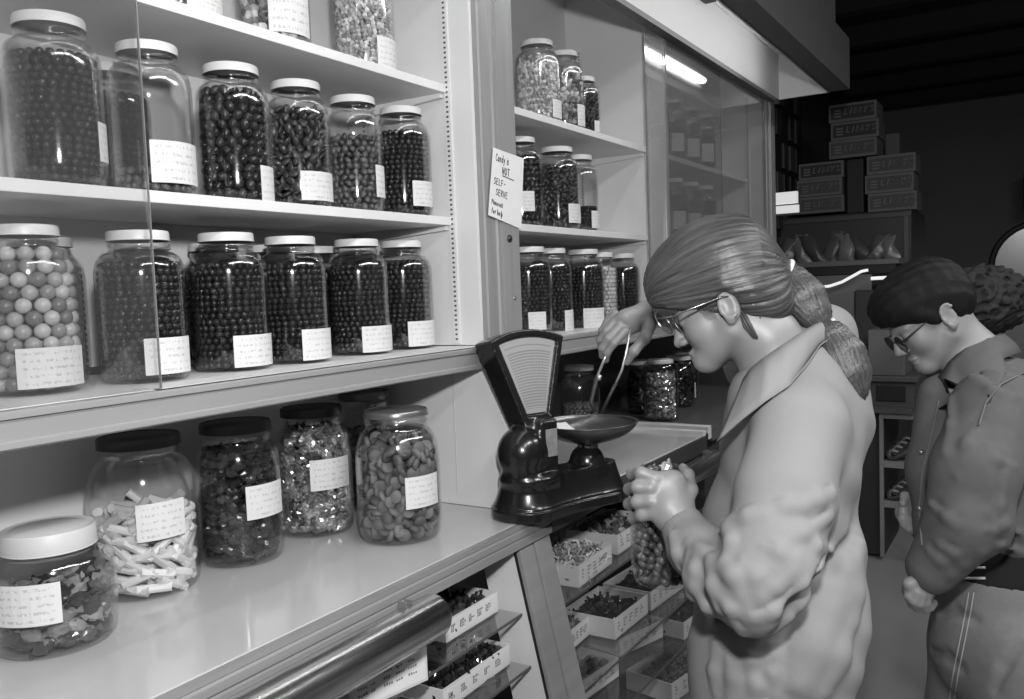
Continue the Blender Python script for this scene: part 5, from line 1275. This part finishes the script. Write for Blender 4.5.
specs(woman, P_(664, 323, 1.515), Fg, Ug, Dg, .0225, P_(674, 316, 1.475), [P_(698, 306, 1.462), P_(722, 297, 1.462), P_(738, 296, 1.468), P_(745, 304, 1.474)], glass('lens_glass', .2, .5, 2, .88, .08), mat('wire_frame', 150, .25, metal=.9), .0016)
lk = MB(); rg = np.random.default_rng(5)
for i in range(26):
    a, b, c, e = (np.array(q, float) for q in ((742, 314, 1.474), (749, 327, 1.466), (756, 338, 1.467), (763, 349, 1.476)))
    w_ = rg.normal(0, 1, 2); pts = [P_(*(q + np.array([w_[0]*f, w_[1]*f*.6, w_[1]*.0018*f]))) for q, f in ((a, 2.2), (b, 2.4), (c, 1.5), (e, .5))]
    lk.tube(pts, [.0022, .0020, .0014, .0004], 5)
for i in range(34):
    t = i/33; u0, v0 = 760 + 34*t, 322 - 6*t + 3*rg.normal(0, .5); L = 8 + 13*rg.random()*(1 - .5*t); d0 = 1.470 + .055*t
    lk.tube([P_(u0, v0 - 6, d0 - .004), P_(u0 + 2 + 2*t, v0 + L*.4, d0 + .004), P_(u0 + 5 + 4*t, v0 + L, d0 + .012)], [.0016, .0011, .0003], 4)
q = lk.mesh('nape_wisps', True); place(q, woman.location); link('nape_wisps', q, mat('strand_brown', 48, .5), hair)

# tongs in her right hand
tg = thing('tongs', 'metal candy tongs with dark tips, held over the weighing pan', 'tongs', tuple(P_(600, 412, 2.06)))
def tl_(pts, w0, w1, m, n):
    pts = [P_(*q) for q in pts]; mb = MB(); mb.tube(pts, np.linspace(w0, w1, len(pts)), 8); o = mb.build(n, m, None, smooth=True); place(o.data, tg.location); o.parent = tg
TS = mat('tong_steel', 205, .3, metal=.8); TB = mat('tong_tip', 44, .5)
tl_([(629, 318, 2.10), (614, 338, 2.075), (607, 353, 2.06), (597, 377, 2.06)], .0038, .0034, TS, 'arm'); tl_([(631, 318, 2.10), (629, 336, 2.05), (627, 349, 2.04), (622, 370, 2.045), (616, 383, 2.05)], .0034, .0030, TS, 'arm')
tl_([(597, 377, 2.06), (594, 390, 2.06), (591, 402, 2.06), (595, 412, 2.06)], .0058, .0062, TB, 'tip'); tl_([(616, 383, 2.05), (609, 397, 2.055), (602, 412, 2.06)], .0045, .0034, TB, 'tip')
tl_([(600, 375, 2.058), (598, 380, 2.06)], .0062, .0062, TS, 'ring')
# jar in her left hand
jc = P_(663, 581, 1.595); hx_, hy_ = jc[0], jc[1]
jt, jp = jar(jc[0], jc[1], jc[2], .116, .222, .080, 'open glass jar with candy held in the woman\'s left hand', 'gallon', None, .02, None, 'jar held in the hand')
fill('foil', jc[0], jc[1], jc[2], jp, .178, .215, 'shiny candy near the mouth of the hand-held jar', 'candies in the hand-held jar', 40, 0, 2)
fill('drop', jc[0], jc[1], jc[2], jp, .004, .172, 'dull candy at the bottom of the hand-held jar', 'candies at the bottom of the hand-held jar', 80, 0, 2)
# ================= the man in the denim jacket
Em = P_(935, 319, 2.03); Fm = cdir(-.80, -.58, .06); Um = nrm(CR[1] - (CR[1] @ Fm)*Fm); Dm = nrm(np.cross(Um, Fm)); Dm = Dm if Dm @ CR[2] < 0 else -Dm
pm = P_(1000, 640, 2.0)
man = thing('person', 'person in a dark denim jacket and jeans with glasses, looking down at the right edge', 'person', (pm[0], pm[1], 0))
B = Sculpt(); hm_ = head(B, Em, Fm, Um, Dm, .97, True)
nbm = P_(975, 362, 2.02)
B.chain([hm_(-.02, -.03, 0), nbm], [.055, .058], .03)
sL, eL, wL = P_(995, 410, 1.86), P_(968, 520, 1.80), P_(926, 577, 1.84)
sR, eR, wR = P_(985, 400, 2.24), P_(950, 500, 2.2), P_(914, 520, 2.12)
ch = P_(1005, 470, 2.04)
B.chain([nbm, ch, pm], [.06, .12, .12], .05); B.chain([nbm, sL, eL, wL], [.05, .05, .042, .028], .03); B.chain([nbm, sR, eR, wR], [.05, .05, .042, .028], .03)
# near hand hanging, lightly curled
B.chain([wL, P_(920, 588, 1.84)], [.030, .034], .015, flat=(CR[2], .7))
for k, (pts) in enumerate(([(915, 588, 1.825), (909, 596, 1.83), (912, 604, 1.845), (918, 604, 1.86)], [(918, 592, 1.82), (914, 601, 1.825), (918, 608, 1.84), (924, 606, 1.855)],
                           [(922, 594, 1.82), (920, 603, 1.825), (925, 609, 1.84), (930, 606, 1.853)], [(927, 594, 1.825), (926, 602, 1.83), (930, 607, 1.84), (934, 603, 1.853)])):
    B.chain([P_(*q) for q in pts], [.0115, .0105, .0095, .0085], .004)
B.chain([P_(918, 580, 1.825), P_(909, 584, 1.83), P_(906, 592, 1.85)], [.015, .0125, .009], .006)
# far hand resting in front
B.chain([wR, P_(908, 512, 2.10)], [.028, .032], .015, flat=(CR[2], .7))
for pts in ([(906, 502, 2.09), (903, 512, 2.08), (907, 522, 2.08)], [(904, 508, 2.085), (902, 519, 2.08), (908, 528, 2.08)], [(905, 514, 2.08), (904, 524, 2.08), (911, 531, 2.085)], [(908, 519, 2.08), (909, 528, 2.08), (915, 532, 2.09)]):
    B.chain([P_(*q) for q in pts], [.0115, .010, .0088], .004)
B.chain([P_(910, 500, 2.10), P_(905, 496, 2.09), P_(903, 503, 2.075)], [.014, .011, .009], .006)
hl, hr = pm + CR[2]*-.09, pm + CR[2]*.09
hl = np.array([hl[0], hl[1], pm[2]]); hr = np.array([hr[0], hr[1], pm[2]])
fl_, fr_ = np.array([hl[0] - .03, hl[1] + .02, .09]), np.array([hr[0] - .03, hr[1] + .05, .09])
for a, b in ((hl, fl_), (hr, fr_)): B.chain([a, (a + b)/2 + [-.03, .01, 0], b], [.085, .055, .04], .03)
part('body', B.mesh('man_body', .0040), mat('skin_man', 128, .5, vary=(12, .04)), man)
for s in (-1, 1): part('eye', MB().sphere(hm_(.0865, .012, .033*s), .0117, 14, 9).mesh('eye', True), mat('eye_white', 190, .2), man)
HAIRD = hair_mat('black_hair', 8, 24, 26., .6, .8, .2)
Hh = Sculpt(); RH = np.stack([Fm, Um, Dm])
Hh.ell(hm_(-.004, .062, 0), (.110, .090, .088), RH, .02); Hh.ell(hm_(.055, .085, 0), (.062, .050, .075), RH, .03); Hh.ell(hm_(-.055, .022, 0), (.050, .062, .072), RH, .03)
Hh.cone(hm_(.05, .05, .07), hm_(.02, .005, .074), .014, .006, .015)
Hh.ell(hm_(.115, -.006, 0), (.048, .056, .10), RH, .012, 's'); Hh.ell(hm_(.085, -.04, .03), (.066, .075, .09), RH, .012, 's'); Hh.ell(hm_(-.002, -.004, .090), (.022, .036, .03), RH, .008, 's')
cr = hm_(-.03, .15, 0)
def mfl(co):
    q = co - cr; return np.stack([q @ Fm*14 + 3*np.sin(30*(q @ Dm)), q @ Dm*14, q @ Um*5], -1)
me = Hh.mesh('hair', .0034, disp=lambda P, D: .0022*np.sin(150*(P[..., 0] + .6*P[..., 2])) * np.sin(120*P[..., 1] + 70*P[..., 2]), extra=.004); flow_hair(me, mfl); mh = part('hair', me, HAIRD, man)
glasses(man, hm_, Fm, Um, Dm, .022, .112, .004, glass('dark_lens', .10, .4, 2, .45, .04), mat('dark_frame', 20, .3), .0017)
DEN = mat('dark_denim', 84, .85, vary=(40, .08), bump=(300, .12)); 
J = Sculpt(); RJ = np.stack([cdir(-1, -.03, .05), cdir(.03, 1, 0), cdir(-.05, 0, -1)])
J.ell(P_(1012, 455, 2.05), (.150, .235, .205), RJ, .05)
J.chain([P_(1000, 520, 2.04), P_(1008, 545, 2.04)], [.155, .150], .04)
J.chain([P_(985, 385, 2.0), sL], [.075, .078], .05); J.chain([sL, P_(975, 470, 1.81), eL, P_(932, 568, 1.835)], [.085, .086, .078, .054], .03)
J.chain([P_(975, 385, 2.15), sR, eR, P_(920, 516, 2.13)], [.075, .08, .07, .05], .03)
J.chain([P_(940, 395, 2.02), P_(934, 470, 2.04), P_(940, 545, 2.05)], [.05, .055, .05], .05)
JJ = Sculpt(); JJ.p = list(J.p)
for l in ([(1003,470),(996,500),(990,525),(984,548)], [(975,420),(965,440),(955,470)], [(940,540),(952,548),(962,560)], [(928,545),(940,556),(950,570)], [(985,505),(1000,520),(1018,530)], [(1000,540),(1012,546),(1022,548)], [(950,395),(948,420),(946,450)], [(970,372),(990,385),(1015,392)], [(930,500),(945,512),(955,520)], [(985,440),(995,455),(1012,462)]):
    crease(J, JJ, l, .0055, .012, 's', .002); crease(J, JJ, [(u + 3, v + 5) for u, v in l], .007, .016, 'u', -.0048, base=J)
JJ.cone(P_(958, 335, 2.02), nbm, .060, .056, .01, 's')
zh = P_(1000, 556, 1.95)[2]
JJ.fn(lambda P: np.minimum(zh - P[..., 2], 9) if False else np.where((P - (wL + eL)/2) @ (CR[0]) < .02, -1., zh - P[..., 2]), (-9,)*3, (9,)*3, 'i', 0)
jk = part('denim_jacket', JJ.mesh('denim_jacket', .006, disp=lambda P, D: .0018*np.sin(37*P[..., 0] + 23*P[..., 2] + 2*np.sin(31*P[..., 1])), extra=.004), DEN, man)
top = [(938, 392, 2.0), (944, 378, 1.965), (955, 362, 1.945), (970, 348, 1.945), (988, 338, 1.965), (1005, 334, 2.0)]
bot = [(934, 408, 1.99), (948, 398, 1.945), (966, 384, 1.915), (984, 370, 1.905), (1004, 358, 1.92), (1022, 352, 1.97)]
rows = []
for t_, b_ in zip(top, bot):
    a, b = P_(*t_), P_(*b_); rows.append([a + CR[2]*.03, a, (a + b)/2 - CR[2]*.01, b])
base = J; rows = [[q if j == 0 else snap(q, .005) for j, q in enumerate(r)] for r in rows]
cm = slabstrip(rows, .005).mesh('collar', True); q = part('collar', cm, DEN, man); q.parent = jk
# seams, cuff and buttons
st = MB()
for l in ([(1024, 372), (1000, 384), (985, 402), (978, 425)], [(938, 400), (932, 430), (922, 470), (918, 510), (921, 545)]):
    pts = [surf(JJ, *q) for q in dense(l, 6)]; pts = [p - CR[2]*.004 for p in pts if p is not None]
    if len(pts) > 1: st.tube(pts, .0020, 6)
q = st.mesh('seam', True); place(q, man.location); link('seam', q, mat('denim_seam', 104, .8), jk)
for q_ in ((921, 452), (919, 508)):
    p = surf(JJ, *q_)
    if p is not None:
        q = MB().sphere(p - CR[2]*.002, (.007, .007, .007), 10, 8).mesh('button', True); place(q, man.location); link('button', q, mat('button_metal', 150, .3, metal=.8), jk)
# dark knitted waistband with two pale stripes, jeans, shoes
K_ = Sculpt(); K_.chain([P_(1004, 520, 2.04), P_(1004, 585, 2.03)], [.145, .148], .02); z1 = P_(990, 592, 1.9)[2]
K_.fn(lambda P: z1 - P[..., 2], (-9,)*3, (9,)*3, 'i', 0)
sw = part('sweater', K_.mesh('sweater', .006, disp=lambda P, D: .0004*np.sin(330*(P[..., 0]*.5 - P[..., 1]*.85)), extra=.003), mat('black_knit', 14, .9), man)
for v, ua, ub in ((567.5, 963, 985), (578, 951, 985)):
    pts = [surf(K_, u, v + .06*(u - 985)*0) for u in np.linspace(ua, ub, 6)]; pts = [p - CR[2]*.0015 for p in pts if p is not None]
    if len(pts) > 1:
        q = MB().tube(pts, .0032, 6).mesh('stripe', True); place(q, man.location); link('stripe', q, mat('knit_stripe', 190, .8), sw)
TR = Sculpt(); 
TR.chain([P_(1002, 600, 2.02), P_(1000, 650, 2.01)], [.145, .150], .04)
for a, b in ((hl, fl_), (hr, fr_)): TR.chain([a + [0, 0, -.02], (a + b)/2 + [-.03, .01, 0], b + [0, 0, .01]], [.112, .085, .075], .03)
z2 = P_(990, 588, 1.9)[2]
TR.fn(lambda P: np.maximum(P[..., 2] - z2, .03 - P[..., 2]), (-9,)*3, (9,)*3, 'i', 0)
TT = Sculpt(); TT.p = list(TR.p)
for l in ([(1020,645),(1005,665),(995,690)], [(940,615),(955,612),(975,620)], [(930,650),(945,655),(960,668)]): crease(TR, TT, l, .007, .018, 's', .002)
tr = part('jeans', TT.mesh('jeans', .0065, disp=lambda P, D: .0016*np.sin(41*P[..., 2] + 29*P[..., 0]), extra=.004), mat('light_denim', 104, .85, vary=(50, .08), bump=(300, .12)), man)
st = MB()
for du in (0, 5):
    pts = [surf(TT, u + du, v) for u, v in dense(((968, 592), (964, 615), (958, 645), (952, 675), (948, 705)), 6)]; pts = [p - CR[2]*.0035 for p in pts if p is not None]
    if len(pts) > 1: st.tube(pts, .0016, 6)
q = st.mesh('side_seam', True); place(q, man.location); link('side_seam', q, mat('jeans_seam', 150, .8), tr)
for b in (fl_, fr_):
    f = cdir(-1, 0, .1); f[2] = 0; f = nrm(f); T_ = Sculpt(); T_.chain([b - [0, 0, .04], b + f*.17 - [0, 0, .055]], [.048, .036], .02); T_.fn(lambda P: .001 - P[..., 2], (-9, -9, -1), (9, 9, .2), 'i', 0)
    part('shoe', T_.mesh('shoe', .006), mat('shoe_black', 30, .4), man)

# ================= the curly-haired person behind the man
Eq = P_(962, 322, 2.75); Fq = cdir(-.6, -.2, .75); Uq = nrm(CR[1] - (CR[1] @ Fq)*Fq); Dq = nrm(np.cross(Uq, Fq)); Dq = Dq if Dq @ CR[2] < 0 else -Dq
pq = P_(1010, 520, 2.8)
per = thing('person', 'person with dark curly hair standing behind the man in denim, mostly hidden', 'person', (pq[0], pq[1], 0))
B = Sculpt(); hq = head(B, Eq, Fq, Uq, Dq, .97); nq = P_(985, 375, 2.8)
sa, sb = P_(1000, 405, 2.6), P_(1000, 400, 2.98); B.chain([hq(-.02, -.03, 0), nq, P_(1005, 450, 2.8), pq], [.052, .055, .11, .12], .04)
for s_ in (sa, sb): B.chain([nq, s_, s_ + [0, 0, -.29], s_ + cdir(-.4, -1, 0)*.5], [.05, .048, .04, .028], .03)
for s_ in (sa, sb):
    w_ = s_ + cdir(-.4, -1, 0)*.5; B.chain([w_, w_ + cdir(-.4, -1, 0)*.07], [.03, .036], .01, flat=(CR[2], .6))
    for i_ in range(4): B.chain([w_ + cdir(-.4, -1, 0)*.08 + CR[0]*(.018*i_ - .027), w_ + cdir(-.4, -1, 0)*.12 + CR[0]*(.018*i_ - .027), w_ + cdir(-.5, -1, 0)*(.145 - .006*i_) + CR[0]*(.018*i_ - .027)], [.010, .009, .008], .004)
    B.chain([w_ + CR[0]*-.02, w_ + cdir(-.9, -.8, 0)*.06], [.013, .009], .006)
qa, qb = np.array([pq[0] - .05, pq[1] + .08, .09]), np.array([pq[0] + .05, pq[1] - .08, .09])
for b in (qa, qb): B.chain([np.array([b[0], b[1], pq[2] - .05]), b + [0, 0, .4], b], [.085, .055, .04], .03)
part('body', B.mesh('back_body', .006), mat('skin_dim', 140, .5), per)
Hh = Sculpt(); Hh.ell(hq(-.02, .05, 0), (.125, .115, .115), np.stack([Fq, Uq, Dq]), .02); Hh.ell(P_(985, 300, 2.76), (.10, .13, .11), None, .03)
Hh.ell(hq(.13, -.02, 0), (.06, .075, .09), np.stack([Fq, Uq, Dq]), .012, 's')
def curl(P, D):
    x, y, z = P[..., 0]*95, P[..., 1]*95, P[..., 2]*95
    return .010*np.sin(x + 1.5*np.sin(y*.7))*np.sin(y + 1.3*np.sin(z*.8))*np.sin(z + 1.4*np.sin(x*.6)) + .004*np.sin(2.3*x + y)*np.sin(2.1*z - x)
me = Hh.mesh('curly_hair', .0042, disp=curl, extra=.014); flow_hair(me, lambda co: co*9); part('curly_hair', me, hair_mat('curly_dark', 18, 46, 30., .6, 1., .25), per)
G = Sculpt(); G.ell(P_(1005, 450, 2.8), (.17, .24, .21), RJ, .05); G.chain([nq, sa, sa + [0, 0, -.29], sa + cdir(-.4, -1, 0)*.47], [.07, .075, .065, .05], .04); G.chain([nq, sb, sb + [0, 0, -.29], sb + cdir(-.4, -1, 0)*.47], [.07, .075, .065, .05], .04); G.chain([P_(1005, 480, 2.8), pq], [.16, .15], .05)
part('dark_coat', G.mesh('dark_coat', .010), mat('dark_coat', 34, .8), per)
G = Sculpt()
for b in (qa, qb): G.chain([np.array([b[0], b[1], pq[2] - .02]), b + [0, 0, .4], b + [0, 0, .02]], [.11, .08, .065], .04)
part('trousers', G.mesh('trousers', .010), mat('trouser_dark', 38, .8), per)
for b in (qa, qb):
    f = np.array([-.7, .7, 0]); T_ = Sculpt(); T_.chain([b - [0, 0, .04], b + f*.15 - [0, 0, .055]], [.045, .034], .02); T_.fn(lambda P: .001 - P[..., 2], (-9, -9, -1), (9, 9, .2), 'i', 0)
    part('shoe', T_.mesh('shoe', .008), mat('shoe_black', 30, .4), per)
# ------------------------------------------------------------------ light: the photographer's flash beside and above the camera, the trough lamps, added fill from unseen overhead lamps
fl = bpy.data.lights.new('camera_flash', 'AREA'); fl.shape = 'DISK'; fl.size = .11; fl.energy = 37
fo = bpy.data.objects.new('camera_flash', fl); COL.objects.link(fo)
fo.location = (.06, -.045, Z(.36))
fo.rotation_euler = Vector((CR[2][0], CR[2][1] , CR[2][2] - .05)).to_track_quat('-Z', 'Y').to_euler()
def add_fill_lamp(x, y, e):  # unseen lamp added overhead for fill and a streak on the chrome tube
    l = bpy.data.lights.new('fill_lamp', 'AREA'); l.shape = 'RECTANGLE'; l.size = 2.4; l.size_y = .25; l.energy = e
    o = bpy.data.objects.new('fill_lamp', l); COL.objects.link(o); o.location = (x, y, 3.4)
l_ = bpy.data.lights.new('recess_lamp', 'AREA'); l_.size = .4; l_.energy = 9; o_ = bpy.data.objects.new('recess_lamp', l_); COL.objects.link(o_); o_.location = (Xw + .5, ay, 2.5)
add_fill_lamp(.6, -1.3, 95); add_fill_lamp(3.2, -1.6, 75)
w = bpy.data.worlds.new('world'); scene.world = w; w.use_nodes = True
w.node_tree.nodes['Background'].inputs[0].default_value = (.5, .5, .5, 1); w.node_tree.nodes['Background'].inputs[1].default_value = .22
